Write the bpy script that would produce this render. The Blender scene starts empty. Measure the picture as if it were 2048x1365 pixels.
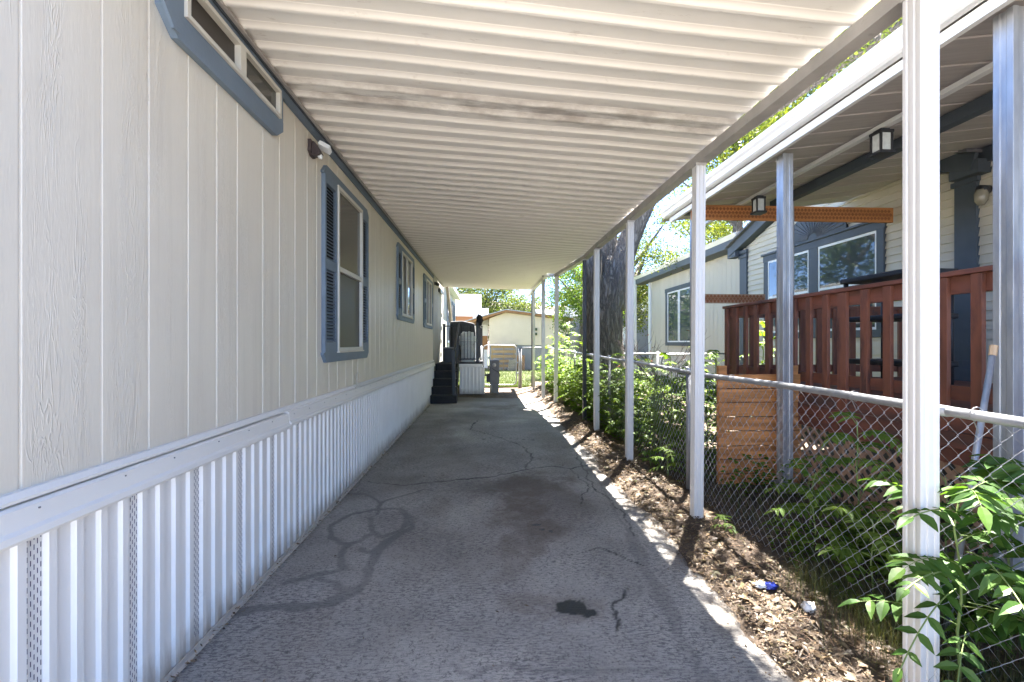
import bpy, math, random
import numpy as np
from mathutils import Vector, Matrix
R = math.radians
random.seed(7); RNG = np.random.default_rng(11)
scene = bpy.context.scene
C = scene.collection

# ------------------------------------------------------------------ camera
cam_d = bpy.data.cameras.new('camera'); cam = bpy.data.objects.new('camera', cam_d); C.objects.link(cam)
cam.location = (0, 0, 1.5); cam.rotation_euler = (R(90), 0, R(-3.065))
cam_d.sensor_width = 36; cam_d.lens = 915/2048*36
cam_d.shift_y = 3.5/2048
cam_d.clip_start = .05; cam_d.clip_end = 4000
scene.camera = cam
# ------------------------------------------------------------------ light
SUN = Vector((.62, .98, 3.0)).normalized()
w = bpy.data.worlds.new("World"); scene.world = w; w.use_nodes = True
nt = w.node_tree; nt.nodes.clear()
sky = nt.nodes.new('ShaderNodeTexSky'); sky.sky_type = 'NISHITA'; sky.sun_disc = False
sky.sun_elevation = math.asin(SUN.z); sky.sun_rotation = math.atan2(SUN.x, SUN.y)
sky.altitude = 1400; sky.air_density = .42; sky.dust_density = 0; sky.ozone_density = 3.5
bg = nt.nodes.new('ShaderNodeBackground'); bg.inputs[1].default_value = .095
wo = nt.nodes.new('ShaderNodeOutputWorld')
nt.links.new(sky.outputs[0], bg.inputs[0]); nt.links.new(bg.outputs[0], wo.inputs[0])
sd = bpy.data.lights.new('sun', 'SUN'); sd.energy = 5.0; sd.angle = R(.5); sd.color = (1, .96, .90)
so = bpy.data.objects.new('sun', sd); C.objects.link(so)
so.rotation_euler = SUN.to_track_quat('Z', 'Y').to_euler()
scene.view_settings.view_transform = 'Standard'; scene.view_settings.look = 'None'
scene.view_settings.exposure = 4.0; scene.view_settings.gamma = 1
scene.render.engine = 'CYCLES'
try:
    scene.cycles.max_bounces = 12; scene.cycles.diffuse_bounces = 8; scene.cycles.transparent_max_bounces = 8
except Exception: pass

# ------------------------------------------------------------------ materials
def newmat(name):
    m = bpy.data.materials.new(name); m.use_nodes = True
    t = m.node_tree; b = t.nodes['Principled BSDF']; return m, t, b
def N(t, typ, **kw):
    n = t.nodes.new(typ)
    for k, v in kw.items(): setattr(n, k, v)
    return n
def coords(t, scale=(1, 1, 1), rot=(0, 0, 0)):
    c = N(t, 'ShaderNodeTexCoord'); mp = N(t, 'ShaderNodeMapping')
    mp.inputs['Scale'].default_value = scale; mp.inputs['Rotation'].default_value = rot
    t.links.new(c.outputs['Object'], mp.inputs[0]); return mp.outputs[0]
def noise(t, vec, scale, detail=4, rough=.55, dist=0):
    n = N(t, 'ShaderNodeTexNoise'); n.inputs['Scale'].default_value = scale; n.inputs['Detail'].default_value = detail
    n.inputs['Roughness'].default_value = rough; n.inputs['Distortion'].default_value = dist
    t.links.new(vec, n.inputs['Vector']); return n.outputs['Fac']
def ramp(t, fac, stops):
    r = N(t, 'ShaderNodeValToRGB'); e = r.color_ramp.elements
    while len(e) < len(stops): e.new(.5)
    for i, (p, c) in enumerate(stops):
        e[i].position = p; e[i].color = (*c, 1) if len(c) == 3 else c
    t.links.new(fac, r.inputs[0]); return r.outputs[0]
def mix(t, fac, a, b, mode='MIX'):
    n = N(t, 'ShaderNodeMix', data_type='RGBA', blend_type=mode)
    for s, v in ((n.inputs[0], fac), (n.inputs[6], a), (n.inputs[7], b)):
        if hasattr(v, 'is_linked'): t.links.new(v, s)
        elif isinstance(v, (int, float)): s.default_value = v
        else: s.default_value = (*v, 1)
    return n.outputs[2]
def mth(t, op, a, b=0.0, cl=False):
    n = N(t, 'ShaderNodeMath', operation=op); n.use_clamp = cl
    for s, v in ((n.inputs[0], a), (n.inputs[1], b)):
        if hasattr(v, 'is_linked'): t.links.new(v, s)
        else: s.default_value = v
    return n.outputs[0]
def bump(t, b, h, strength=.3, dist=.01):
    n = N(t, 'ShaderNodeBump'); n.inputs['Strength'].default_value = strength; n.inputs['Distance'].default_value = dist
    t.links.new(h, n.inputs['Height']); t.links.new(n.outputs[0], b.inputs['Normal']); return n
def simple(name, col, rough=.6, var=.12, vscale=6, dirt=None, dscale=3, dthr=.6, metal=0, bs=0, bstr=.2, stretch=(1, 1, 1), spec=.5):
    m, t, b = newmat(name)
    v = coords(t, stretch)
    f = noise(t, v, vscale, 5)
    c0 = tuple(x*(1-var) for x in col); c1 = tuple(min(1, x*(1+var)) for x in col)
    c = ramp(t, f, [(.3, c0), (.7, c1)])
    if dirt:
        f2 = noise(t, v, dscale, 6, .65)
        fr = ramp(t, f2, [(dthr, (0, 0, 0)), (min(1, dthr+.16), (1, 1, 1))])
        c = mix(t, fr, c, dirt)
    t.links.new(c, b.inputs['Base Color'])
    b.inputs['Roughness'].default_value = rough; b.inputs['Metallic'].default_value = metal
    b.inputs['Specular IOR Level'].default_value = spec
    if bs: bump(t, b, noise(t, v, bs, 4), bstr, .004)
    return m
M = {}
def mk(key, *a, **k): M[key] = simple(key, *a, **k)
mk('white_vinyl', (.80, .77, .72), .45, .04, 3, dirt=(.50, .49, .46), dscale=5, dthr=.66, bs=4, bstr=.5)
mk('belly_board', (.75, .725, .675), .55, .05, 4, dirt=(.42, .38, .32), dscale=2.2, dthr=.68, bs=30, bstr=.25, stretch=(1, .15, 1))
mk('blue_paint', (.14, .185, .235), .55, .12, 3, dirt=(.24, .28, .33), dscale=9, dthr=.66, bs=60, bstr=.35)
mk('shutter_blue', (.115, .155, .205), .6, .1, 6)
mk('frame_beige', (.60, .57, .50), .45, .06, 8, dirt=(.35, .31, .26), dscale=12, dthr=.66)
mk('frame_white', (.72, .73, .73), .4, .05, 8)
mk('post_white', (.62, .60, .575), .35, .04, 3, dirt=(.50, .48, .44), dscale=7, dthr=.68, stretch=(1, 1, .3))
mk('beam_grey', (.40, .375, .35), .45, .18, 4, dirt=(.2, .17, .15), dscale=9, dthr=.62)
mk('gutter_white', (.66, .65, .62), .4, .05, 3, dirt=(.52, .46, .36), dscale=6, dthr=.68)
mk('black_metal', (.022, .022, .024), .45, .2, 12)
mk('black_plastic', (.018, .018, .02), .5, .2, 10)
mk('brown_plastic', (.05, .035, .035), .5, .15, 20)
mk('galv', (.36, .365, .37), .42, .2, 14, dirt=(.24, .27, .31), dscale=8, dthr=.55, metal=.45, stretch=(1, 1, .25))
mk('wire', (.30, .30, .31), .4, .25, 30, dirt=(.20, .17, .14), dscale=25, dthr=.62, metal=.55)
mk('rail_metal', (.29, .295, .31), .42, .15, 14, dirt=(.26, .25, .24), dscale=10, dthr=.62, metal=.5)
mk('slate', (.055, .068, .082), .6, .12, 4, dirt=(.09, .10, .11), dscale=9, dthr=.66)
mk('red_stain', (.20, .068, .036), .55, .45, 7, dirt=(.075, .03, .022), dscale=7, dthr=.5, bs=25, bstr=.3, stretch=(1, 1, .2))
mk('red_board', (.18, .062, .036), .6, .4, 6, dirt=(.08, .045, .035), dscale=7, dthr=.52, bs=25, bstr=.3, stretch=(1, .15, 1))
mk('cedar', (.50, .21, .065), .65, .4, 7, dirt=(.28, .115, .042), dscale=9, dthr=.56, bs=30, bstr=.4, stretch=(.25, 1, 3))
mk('beam_orange', (.42, .165, .045), .6, .2, 5, dirt=(.24, .08, .025), dscale=9, dthr=.6, stretch=(.3, 1, 2))
mk('lattice_tan', (.34, .21, .13), .75, .25, 8, dirt=(.16, .09, .06), dscale=6, dthr=.58)
mk('lattice_print', (.22, .075, .022), .7, .2, 30)
mk('lap_cream', (.52, .47, .37), .6, .06, 4, bs=40, bstr=.15, stretch=(1, .3, 1))
mk('panel_cream', (.47, .43, .35), .6, .05, 3, bs=40, bstr=.3, stretch=(1, 1, .15))
mk('far_siding', (.52, .51, .45), .6, .06, 3)
mk('corner_beige', (.38, .36, .31), .6, .08, 3, bs=30, bstr=.2, stretch=(1, 1, .2))
mk('stucco', (.66, .56, .43), .85, .04, 3, bs=60, bstr=.4)
mk('skirt_grey', (.23, .235, .24), .7, .08, 3)
mk('orange_wall', (.34, .15, .06), .7, .1, 3)
mk('shingle', (.24, .23, .23), .85, .25, 14, dirt=(.28, .27, .27), dscale=22, dthr=.55, stretch=(1, 1, 3))
mk('dark_shingle', (.10, .10, .105), .9, .25, 12)
mk('wood_fascia', (.30, .15, .06), .7, .2, 6)
mk('carpet_black', (.035, .033, .033), .95, .25, 60, bs=120, bstr=.6)
mk('step_dark', (.022, .02, .02), .85, .3, 10, bs=50, bstr=.3)
mk('cloth_black', (.02, .02, .022), .95, .2, 12, bs=30, bstr=.5)
mk('cover_grey', (.055, .056, .06), .8, .2, 6, bs=14, bstr=.5)
mk('bag_white', (.68, .70, .70), .3, .05, 6, bs=22, bstr=.6)
mk('basket_white', (.70, .70, .68), .5, .05, 6)
mk('bin_grey', (.16, .165, .17), .5, .1, 8)
mk('meter_grey', (.13, .13, .14), .55, .12, 8, dirt=(.2, .19, .17), dscale=9, dthr=.62)
mk('ladder_tan', (.36, .32, .25), .6, .15, 8)
mk('pallet_wood', (.30, .19, .08), .75, .2, 8)
def bark():
    m, t, b = newmat('bark'); v = coords(t, (1, 1, .16))
    n1 = noise(t, v, 16, 5, .6, .8); rid = mth(t, 'ABSOLUTE', mth(t, 'SUBTRACT', n1, .5))
    c = ramp(t, rid, [(.0, (.07, .055, .045)), (.06, (.24, .21, .18)), (.16, (.46, .41, .365))])
    c = mix(t, .25, c, ramp(t, noise(t, v, 3, 4), [(.3, (.24, .205, .175)), (.7, (.50, .45, .40))]))
    t.links.new(c, b.inputs['Base Color']); b.inputs['Roughness'].default_value = .95
    bump(t, b, mth(t, 'MULTIPLY', rid, 4.0), 1.0, .10); M['bark'] = m
bark()
mk('twig', (.09, .065, .06), .9, .3, 12)
mk('stem_green', (.16, .22, .06), .6, .25, 10)
mk('rust_leaf', (.33, .10, .035), .7, .3, 9)
mk('concrete', (.19, .178, .16), .9, .15, 12, bs=40, bstr=.3)
mk('paper_white', (.75, .74, .72), .7, .05, 20)
mk('foil_blue', (.03, .05, .35), .25, .3, 40)
mk('soap_pink', (.45, .05, .2), .5, .2, 9)
mk('sealant', (.05, .05, .055), .6, .2, 9)
mk('louvre_shade', (.012, .012, .014), .9, .2, 4)
mk('blind', (.30, .28, .24), .8, .1, 6)
mk('curtain', (.36, .40, .40), .85, .12, 6)
mk('grey_siding', (.17, .18, .19), .8, .1, 3)
mk('white_roof', (.45, .45, .45), .7, .05, 3)
mk('hill_rock', (.26, .21, .20), .95, .35, .02)
mk('tan_wood', (.50, .34, .20), .7, .1, 9)
mk('lantern_glass', (.50, .52, .50), .2, .12, 20)

def glassmat(name, col, rough=.04, spec=1.0, ior=1.9):
    m, t, b = newmat(name)
    b.inputs['Base Color'].default_value = (*col, 1); b.inputs['Roughness'].default_value = rough
    b.inputs['IOR'].default_value = ior; b.inputs['Specular IOR Level'].default_value = .5
    v = coords(t); bump(t, b, noise(t, v, 1.5, 2), .06, .02); return m
M['glass_dark'] = glassmat('glass_dark', (.03, .032, .03))
M['glass_screen'] = glassmat('glass_screen', (.045, .045, .036), .12, ior=1.6)
M['glass_screen_low'] = glassmat('glass_screen_low', (.038, .03, .025), .4, ior=1.45)
M['glass_sky'] = glassmat('glass_sky', (.05, .065, .075), .03, ior=1.6)
M['glass_room'] = glassmat('glass_room', (.04, .052, .06), .03, ior=1.7)
M['clear_jar'] = glassmat('clear_jar', (.25, .22, .16), .08, ior=1.5)

def siding_mat():
    m, t, b = newmat('siding')
    v = coords(t)
    mp = N(t, 'ShaderNodeMapping'); mp.inputs['Scale'].default_value = (1, 9, .8); t.links.new(v, mp.inputs[0])
    n1 = noise(t, mp.outputs[0], 2.4, 3, .5, .6)
    # growth-ring lines of the embossed grain, broken up by a larger noise
    ring = mth(t, 'FRACT', mth(t, 'MULTIPLY', n1, 17.0))
    line = mth(t, 'ABSOLUTE', mth(t, 'SUBTRACT', ring, .5))
    ln = ramp(t, line, [(.0, (1, 1, 1)), (.20, (0, 0, 0))])
    mask = ramp(t, noise(t, mp.outputs[0], .9, 2), [(.49, (0, 0, 0)), (.60, (1, 1, 1))])
    lines = mix(t, 1.0, ln, mask, 'MULTIPLY')
    mp2 = N(t, 'ShaderNodeMapping'); mp2.inputs['Scale'].default_value = (1, 60, 9); t.links.new(v, mp2.inputs[0])
    fine = noise(t, mp2.outputs[0], 2.2, 4, .6)
    h = mth(t, 'ADD', mth(t, 'MULTIPLY', fine, .55), mth(t, 'MULTIPLY', lines, 1.1))
    bump(t, b, h, .6, .0024)
    c = ramp(t, noise(t, v, 1.6, 5), [(.3, (.69, .63, .52)), (.7, (.74, .68, .565))])
    c2 = mix(t, mth(t, 'MULTIPLY', fine, .16), c, (.40, .36, .30))
    mp3 = N(t, 'ShaderNodeMapping'); mp3.inputs['Scale'].default_value = (1, 11, .35); t.links.new(v, mp3.inputs[0])
    stk = ramp(t, noise(t, mp3.outputs[0], 1.6, 6, .65), [(.50, (0, 0, 0)), (.72, (1, 1, 1))])
    c2 = mix(t, mth(t, 'MULTIPLY', stk, .20), c2, (.42, .36, .28))
    t.links.new(c2, b.inputs['Base Color']); b.inputs['Roughness'].default_value = .42
    return m
def splash(key, zh=.30):
    m = M[key]; t = m.node_tree; b = t.nodes['Principled BSDF']; l = b.inputs['Base Color'].links[0].from_socket
    v = coords(t); sep = N(t, 'ShaderNodeSeparateXYZ'); t.links.new(v, sep.inputs[0])
    n = noise(t, coords(t, (1, 1, .25)), 14, 6, .7)
    f = mth(t, 'SUBTRACT', mth(t, 'ADD', n, .12), mth(t, 'DIVIDE', sep.outputs[2], zh))
    f = ramp(t, f, [(.0, (0, 0, 0)), (.5, (1, 1, 1))])
    t.links.new(mix(t, mth(t, 'MULTIPLY', f, .7), l, (.30, .24, .18)), b.inputs['Base Color'])
splash('white_vinyl')
M['siding'] = siding_mat()
def roof_mat():
    m, t, b = newmat('roof_pan')
    v = coords(t)
    c = ramp(t, noise(t, v, 2, 4), [(.3, (.80, .772, .715)), (.7, (.83, .80, .745))])
    sep = N(t, 'ShaderNodeSeparateXYZ'); t.links.new(v, sep.inputs[0])
    # two grimy pans and a light film of dirt elsewhere
    d = mth(t, 'ABSOLUTE', mth(t, 'SUBTRACT', sep.outputs[1], 3.36))
    near = ramp(t, d, [(.13, (1, 1, 1)), (.23, (0, 0, 0))])
    mp = N(t, 'ShaderNodeMapping'); mp.inputs['Scale'].default_value = (1.6, 5, 1); t.links.new(v, mp.inputs[0])
    blot = ramp(t, noise(t, mp.outputs[0], 1.7, 6, .65), [(.40, (0, 0, 0)), (.62, (1, 1, 1))])
    f = mix(t, 1.0, near, blot, 'MULTIPLY')
    c = mix(t, mth(t, 'MULTIPLY', f, .8), c, (.33, .29, .255))
    thin = ramp(t, noise(t, mp.outputs[0], 4.5, 7, .7), [(.60, (0, 0, 0)), (.74, (1, 1, 1))])
    c = mix(t, mth(t, 'MULTIPLY', thin, .45), c, (.36, .29, .23))
    at = N(t, 'ShaderNodeAttribute', attribute_name='seam_shade')
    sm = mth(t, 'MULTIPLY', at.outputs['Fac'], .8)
    c = mix(t, sm, c, (.28, .24, .21))  # contact shadow where pans meet, painted into the colour
    t.links.new(c, b.inputs['Base Color']); b.inputs['Roughness'].default_value = .42
    bump(t, b, noise(t, v, 5, 3), .12, .01)
    return m
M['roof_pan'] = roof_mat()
def awn_mat():
    m, t, b = newmat('awning_underside')
    v = coords(t)
    mp = N(t, 'ShaderNodeMapping'); mp.inputs['Scale'].default_value = (.7, 16, 1); t.links.new(v, mp.inputs[0])
    n = noise(t, mp.outputs[0], 2.2, 4)
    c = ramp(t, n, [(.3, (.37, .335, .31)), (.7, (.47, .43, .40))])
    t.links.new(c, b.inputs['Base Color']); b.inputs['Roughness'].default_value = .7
    bump(t, b, n, .3, .01); return m
M['awning_underside'] = awn_mat()
def asphalt_mat():
    m, t, b = newmat('asphalt')
    v = coords(t)
    fine = noise(t, v, 170, 3, .7)
    mp = N(t, 'ShaderNodeMapping'); mp.inputs['Scale'].default_value = (9, 34, 1); mp.inputs['Rotation'].default_value = (0, 0, .12); t.links.new(v, mp.inputs[0])
    streak = noise(t, mp.outputs[0], 2.6, 6, .72)
    big = noise(t, v, .9, 5, .6)
    c = ramp(t, big, [(.28, (.20, .188, .172)), (.5, (.345, .325, .296)), (.72, (.48, .452, .41))])
    nearf = ramp(t, noise(t, v, 1.4, 3), [(.36, (.25, .25, .25)), (.6, (1, 1, 1))])
    st = mix(t, 1.0, ramp(t, streak, [(.48, (0, 0, 0)), (.57, (1, 1, 1))]), nearf, 'MULTIPLY')
    c = mix(t, mth(t, 'MULTIPLY', st, .85), c, (.095, .090, .098))
    pale = ramp(t, noise(t, v, 105, 2, .6), [(.63, (0, 0, 0)), (.72, (1, 1, 1))])
    c = mix(t, mth(t, 'MULTIPLY', pale, .5), c, (.42, .40, .38))
    pit = ramp(t, fine, [(.30, (1, 1, 1)), (.42, (0, 0, 0))])
    c = mix(t, mth(t, 'MULTIPLY', pit, .6), c, (.035, .035, .038))
    pit2 = ramp(t, noise(t, v, 58, 3, .75), [(.36, (1, 1, 1)), (.46, (0, 0, 0))])
    c = mix(t, mth(t, 'MULTIPLY', pit2, .75), c, (.075, .07, .07))
    for nm, col, k in (('brown', (.10, .070, .050), .85), ('seal', (.105, .10, .10), .68), ('crack', (.018, .017, .016), .95), ('dust', (.125, .10, .078), .8), ('oil', (.006, .006, .008), .97)):
        a = N(t, 'ShaderNodeAttribute', attribute_name=nm)
        c = mix(t, mth(t, 'MULTIPLY', a.outputs['Fac'], k), c, col)
    oil = N(t, 'ShaderNodeAttribute', attribute_name='oil')
    t.links.new(c, b.inputs['Base Color'])
    t.links.new(mth(t, 'SUBTRACT', .82, mth(t, 'MULTIPLY', oil.outputs['Fac'], .35)), b.inputs['Roughness'])
    h = mth(t, 'ADD', mth(t, 'MULTIPLY', fine, .6), mth(t, 'MULTIPLY', streak, .7))
    bump(t, b, h, .8, .008); return m
M['asphalt'] = asphalt_mat()
def ground_mat():
    m, t, b = newmat('soil')
    v = coords(t)
    c = ramp(t, noise(t, v, 5, 8, .7), [(.3, (.045, .03, .021)), (.5, (.085, .06, .042)), (.72, (.15, .112, .08))])
    t.links.new(c, b.inputs['Base Color']); b.inputs['Roughness'].default_value = .95
    bump(t, b, noise(t, v, 24, 6, .7), .8, .02); return m
M['soil'] = ground_mat()
def lawn_mat():
    m, t, b = newmat('lawn')
    v = coords(t)
    c = ramp(t, noise(t, v, 3, 8, .7), [(.3, (.045, .06, .016)), (.7, (.09, .10, .035))])
    t.links.new(c, b.inputs['Base Color']); b.inputs['Roughness'].default_value = .9
    bump(t, b, noise(t, v, 50, 6, .7), .9, .03); return m
M['lawn'] = lawn_mat()
def leafmat(name, cols, trans=.42, gloss=.025, nscale=1.3, rough=.5):
    m = bpy.data.materials.new(name); m.use_nodes = True; t = m.node_tree; t.nodes.clear()
    out = N(t, 'ShaderNodeOutputMaterial')
    a = N(t, 'ShaderNodeAttribute', attribute_name='rnd')
    nz = noise(t, coords(t), nscale, 3)
    f = mth(t, 'ADD', mth(t, 'MULTIPLY', a.outputs['Fac'], .6), mth(t, 'MULTIPLY', nz, .4))
    c = ramp(t, f, [(.15+.7*i/(len(cols)-1), k) for i, k in enumerate(cols)])
    d = N(t, 'ShaderNodeBsdfDiffuse'); tr = N(t, 'ShaderNodeBsdfTranslucent'); g = N(t, 'ShaderNodeBsdfGlossy')
    g.inputs['Roughness'].default_value = rough
    t.links.new(c, d.inputs[0])
    t.links.new(mix(t, 1.0, c, (1.35, 1.25, .5), 'MULTIPLY'), tr.inputs[0])
    m1 = N(t, 'ShaderNodeMixShader'); m1.inputs[0].default_value = trans
    t.links.new(d.outputs[0], m1.inputs[1]); t.links.new(tr.outputs[0], m1.inputs[2])
    m2 = N(t, 'ShaderNodeMixShader'); m2.inputs[0].default_value = gloss
    t.links.new(m1.outputs[0], m2.inputs[1]); t.links.new(g.outputs[0], m2.inputs[2])
    t.links.new(m2.outputs[0], out.inputs[0]); return m
M['leaf_near'] = leafmat('leaf_near', [(.036, .092, .016), (.062, .135, .022), (.10, .18, .032)])
M['leaf_bright'] = leafmat('leaf_bright', [(.058, .115, .016), (.10, .17, .022), (.15, .225, .032)], .45)
M['leaf_tree'] = leafmat('leaf_tree', [(.032, .056, .009), (.065, .092, .012), (.12, .14, .018)], .45, .03, .5)
M['leaf_far'] = leafmat('leaf_far', [(.04, .065, .018), (.07, .10, .026), (.12, .145, .04)], .4, .03, .25, .6)
M['leaf_dark'] = leafmat('leaf_dark', [(.03, .06, .02), (.06, .10, .03), (.10, .15, .045)], .35, .05, .5)
M['grass_dark'] = leafmat('grass_dark', [(.035, .05, .018), (.06, .075, .028), (.13, .12, .06)], .3, .03, 3)
M['grass_lawn'] = leafmat('grass_lawn', [(.04, .065, .014), (.06, .09, .02), (.09, .12, .03)], .3, .03, 1)
M['litter'] = leafmat('litter', [(.042, .026, .014), (.085, .053, .028), (.14, .09, .048), (.235, .165, .095), (.12, .125, .055)], .12, .05, 6)

# ------------------------------------------------------------------ mesh helpers
class MB:
    def __init__(s): s.v = []; s.f = []
    def add(s, vs, fs):
        o = len(s.v); s.v += [tuple(x) for x in vs]; s.f += [tuple(i+o for i in f) for f in fs]; return s
    def box(s, x0, x1, y0, y1, z0, z1):
        return s.add([(x, y, z) for x in (x0, x1) for y in (y0, y1) for z in (z0, z1)],
                     [(0, 1, 3, 2), (4, 6, 7, 5), (0, 4, 5, 1), (2, 3, 7, 6), (0, 2, 6, 4), (1, 5, 7, 3)])
    def bar(s, p, q, a, b, up=(0, 0, 1)):      # rectangular bar from p to q, a wide (sideways), b along up
        p, q = Vector(p), Vector(q); d = (q-p).normalized(); u = Vector(up)
        sd_ = d.cross(u).normalized(); u = sd_.cross(d).normalized()
        vs = [e+sd_*a*.5*i+u*b*.5*j for e in (p, q) for i, j in ((-1, -1), (1, -1), (1, 1), (-1, 1))]
        return s.add(vs, [(3, 2, 1, 0), (4, 5, 6, 7), (0, 1, 5, 4), (1, 2, 6, 5), (2, 3, 7, 6), (3, 0, 4, 7)])
    def tube(s, pts, r, n=6, cap=True):
        pts = [Vector(p) for p in pts]; rr = r if isinstance(r, (list, tuple)) else [r]*len(pts)
        o = len(s.v); prev = None
        for i, p in enumerate(pts):
            d = (pts[min(i+1, len(pts)-1)]-pts[max(i-1, 0)])
            if d.length < 1e-9: d = Vector((0, 0, 1))
            d.normalize()
            if prev is None: a = d.orthogonal().normalized()
            else:
                a = prev-d*prev.dot(d); a = a.normalized() if a.length > 1e-6 else d.orthogonal().normalized()
            prev = a; b_ = d.cross(a)
            for k in range(n):
                t_ = 2*math.pi*k/n; s.v.append(tuple(p+(a*math.cos(t_)+b_*math.sin(t_))*rr[i]))
        for i in range(len(pts)-1):
            for k in range(n):
                k2 = (k+1) % n
                s.f.append((o+i*n+k, o+i*n+k2, o+(i+1)*n+k2, o+(i+1)*n+k))
        if cap:
            s.f.append(tuple(o+k for k in reversed(range(n)))); s.f.append(tuple(o+(len(pts)-1)*n+k for k in range(n)))
        return s
    def prism(s, poly, ax, lo, hi):            # poly of 2D points, extruded along axis ax
        def P(p, h):
            return (h, p[0], p[1]) if ax == 'x' else (p[0], h, p[1]) if ax == 'y' else (p[0], p[1], h)
        n = len(poly)
        vs = [P(p, lo) for p in poly]+[P(p, hi) for p in poly]
        fs = [tuple(range(n)), tuple(range(2*n-1, n-1, -1))]+[(i, i+n, (i+1) % n+n, (i+1) % n) for i in range(n)]
        return s.add(vs, fs)
    def sweep(s, poly, pts):                   # open/closed 2D section (u sideways, v up) along nearly horizontal polyline
        o = len(s.v); n = len(poly)
        for i, p in enumerate(pts):
            p = Vector(p); d = Vector(pts[min(i+1, len(pts)-1)])-Vector(pts[max(i-1, 0)]); d.normalize()
            sdv = d.cross(Vector((0, 0, 1))).normalized(); up = sdv.cross(d)
            for u, v in poly: s.v.append(tuple(p+sdv*u+up*v))
        for i in range(len(pts)-1):
            for k in range(n):
                k2 = (k+1) % n; s.f.append((o+i*n+k, o+i*n+k2, o+(i+1)*n+k2, o+(i+1)*n+k))
        s.f.append(tuple(o+k for k in reversed(range(n)))); s.f.append(tuple(o+(len(pts)-1)*n+k for k in range(n)))
        return s
    def build(s, name, mat, parent=None, smooth=False, bevel=0, fix=True):
        me = bpy.data.meshes.new(name); me.from_pydata(s.v, [], s.f)
        if fix:
            import bmesh
            bm = bmesh.new(); bm.from_mesh(me); bmesh.ops.recalc_face_normals(bm, faces=bm.faces); bm.to_mesh(me); bm.free()
        me.materials.append(M[mat] if isinstance(mat, str) else mat)
        if smooth:
            me.polygons.foreach_set('use_smooth', [True]*len(me.polygons))
        o = bpy.data.objects.new(name, me); C.objects.link(o)
        if bevel:
            bv = o.modifiers.new('bevel', 'BEVEL'); bv.width = bevel; bv.segments = 2; bv.limit_method = 'ANGLE'
        if parent: child(o, parent)
        return o
def child(o, parent):
    o.parent = parent
    if parent.type == 'EMPTY': o.matrix_parent_inverse = Matrix.Translation(-parent.location)
def tag(o, label=None, cat=None, group=None, kind=None):
    if label: o['label'] = label
    if cat: o['category'] = cat
    if group: o['group'] = group
    if kind: o['kind'] = kind
    return o
def thing(name, loc, label, cat, group=None):
    o = bpy.data.objects.new(name, None); o.empty_display_size = .1; o.location = loc; C.objects.link(o)
    return tag(o, label, cat, group)
def npmesh(name, V, F, mat, parent=None, rnd=None, smooth=False):
    V = np.asarray(V, np.float32).reshape(-1, 3); F = np.asarray(F, np.int32); k = F.shape[1]
    me = bpy.data.meshes.new(name); me.vertices.add(len(V)); me.vertices.foreach_set('co', V.ravel())
    me.loops.add(F.size); me.loops.foreach_set('vertex_index', F.ravel())
    me.polygons.add(len(F)); me.polygons.foreach_set('loop_start', np.arange(0, F.size, k, dtype=np.int32))
    me.polygons.foreach_set('loop_total', np.full(len(F), k, np.int32))
    if smooth: me.polygons.foreach_set('use_smooth', np.ones(len(F), bool))
    me.update(calc_edges=True); me.validate()
    if rnd is not None:
        a = me.attributes.new('rnd', 'FLOAT', 'FACE'); a.data.foreach_set('value', np.asarray(rnd, np.float32))
    me.materials.append(M[mat])
    o = bpy.data.objects.new(name, me); C.objects.link(o)
    if parent: child(o, parent)
    return o
# value noise
_G = {}
def vnoise(x, y, seed, sc):
    if seed not in _G: _G[seed] = np.random.default_rng(seed).random((256, 256))
    G = _G[seed]; x = x*sc; y = y*sc
    xi = np.floor(x).astype(int); yi = np.floor(y).astype(int); fx = x-xi; fy = y-yi
    fx = fx*fx*(3-2*fx); fy = fy*fy*(3-2*fy)
    g = lambda a, b: G[a % 256, b % 256]
    return (g(xi, yi)*(1-fx)+g(xi+1, yi)*fx)*(1-fy)+(g(xi, yi+1)*(1-fx)+g(xi+1, yi+1)*fx)*fy
def fbm(x, y, seed, sc, n=4):
    r = 0; a = .5; tot = 0
    for i in range(n): r = r+a*vnoise(x, y, seed+i, sc*2**i); tot += a; a *= .55
    return r/tot
def sstep(a, b, x):
    t = np.clip((x-a)/(b-a), 0, 1); return t*t*(3-2*t)
def gz(x, y):      # height of the ground right of the lane
    x = np.asarray(x, float); y = np.asarray(y, float)
    h = .035*sstep(1.3, 1.8, x)+.10*sstep(5, 12, y)*sstep(1.2, 1.7, x)+.03*sstep(12, 14, y)
    h = h+(fbm(x, y, 3, 2.1)-.5)*.05*sstep(1.2, 1.6, x)+(fbm(x, y, 9, .7)-.5)*.06*sstep(11.6, 13.5, y)
    return h-.03+.025*sstep(1.4, 1.5, x)

# ------------------------------------------------------------------ ground, driveway, lawn, hills
def grid(xs, ys, zf):
    X, Y = np.meshgrid(xs, ys); Z = zf(X, Y); V = np.stack([X, Y, Z], -1).reshape(-1, 3)
    nx, ny = len(xs), len(ys); i = np.arange(ny-1)[:, None]*nx+np.arange(nx-1)[None]
    F = np.stack([i, i+1, i+nx+1, i+nx], -1).reshape(-1, 4); return V, F, X.ravel(), Y.ravel()
xs = np.concatenate([[-900, -200, -60, -20, -8, -4, -2], np.arange(-1.2, 6, .06), [6.5, 8, 12, 20, 60, 200, 900]])
ys = np.concatenate([[-60, -30, -12, -6, -3, -1], np.arange(0, 16, .07), [17, 19, 22, 26, 32, 45, 80, 200, 500, 1500]])
def zg(X, Y):
    z = gz(X, Y)
    far = (Y > 15.8) | (X > 6.2) | (X < -1.3)
    return np.where(far, -.03+.03*sstep(12, 14, Y), z)
V, F, X, Y = grid(xs, ys, zg)
tag(npmesh('ground', V, F, 'soil', smooth=True), kind='structure')

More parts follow.
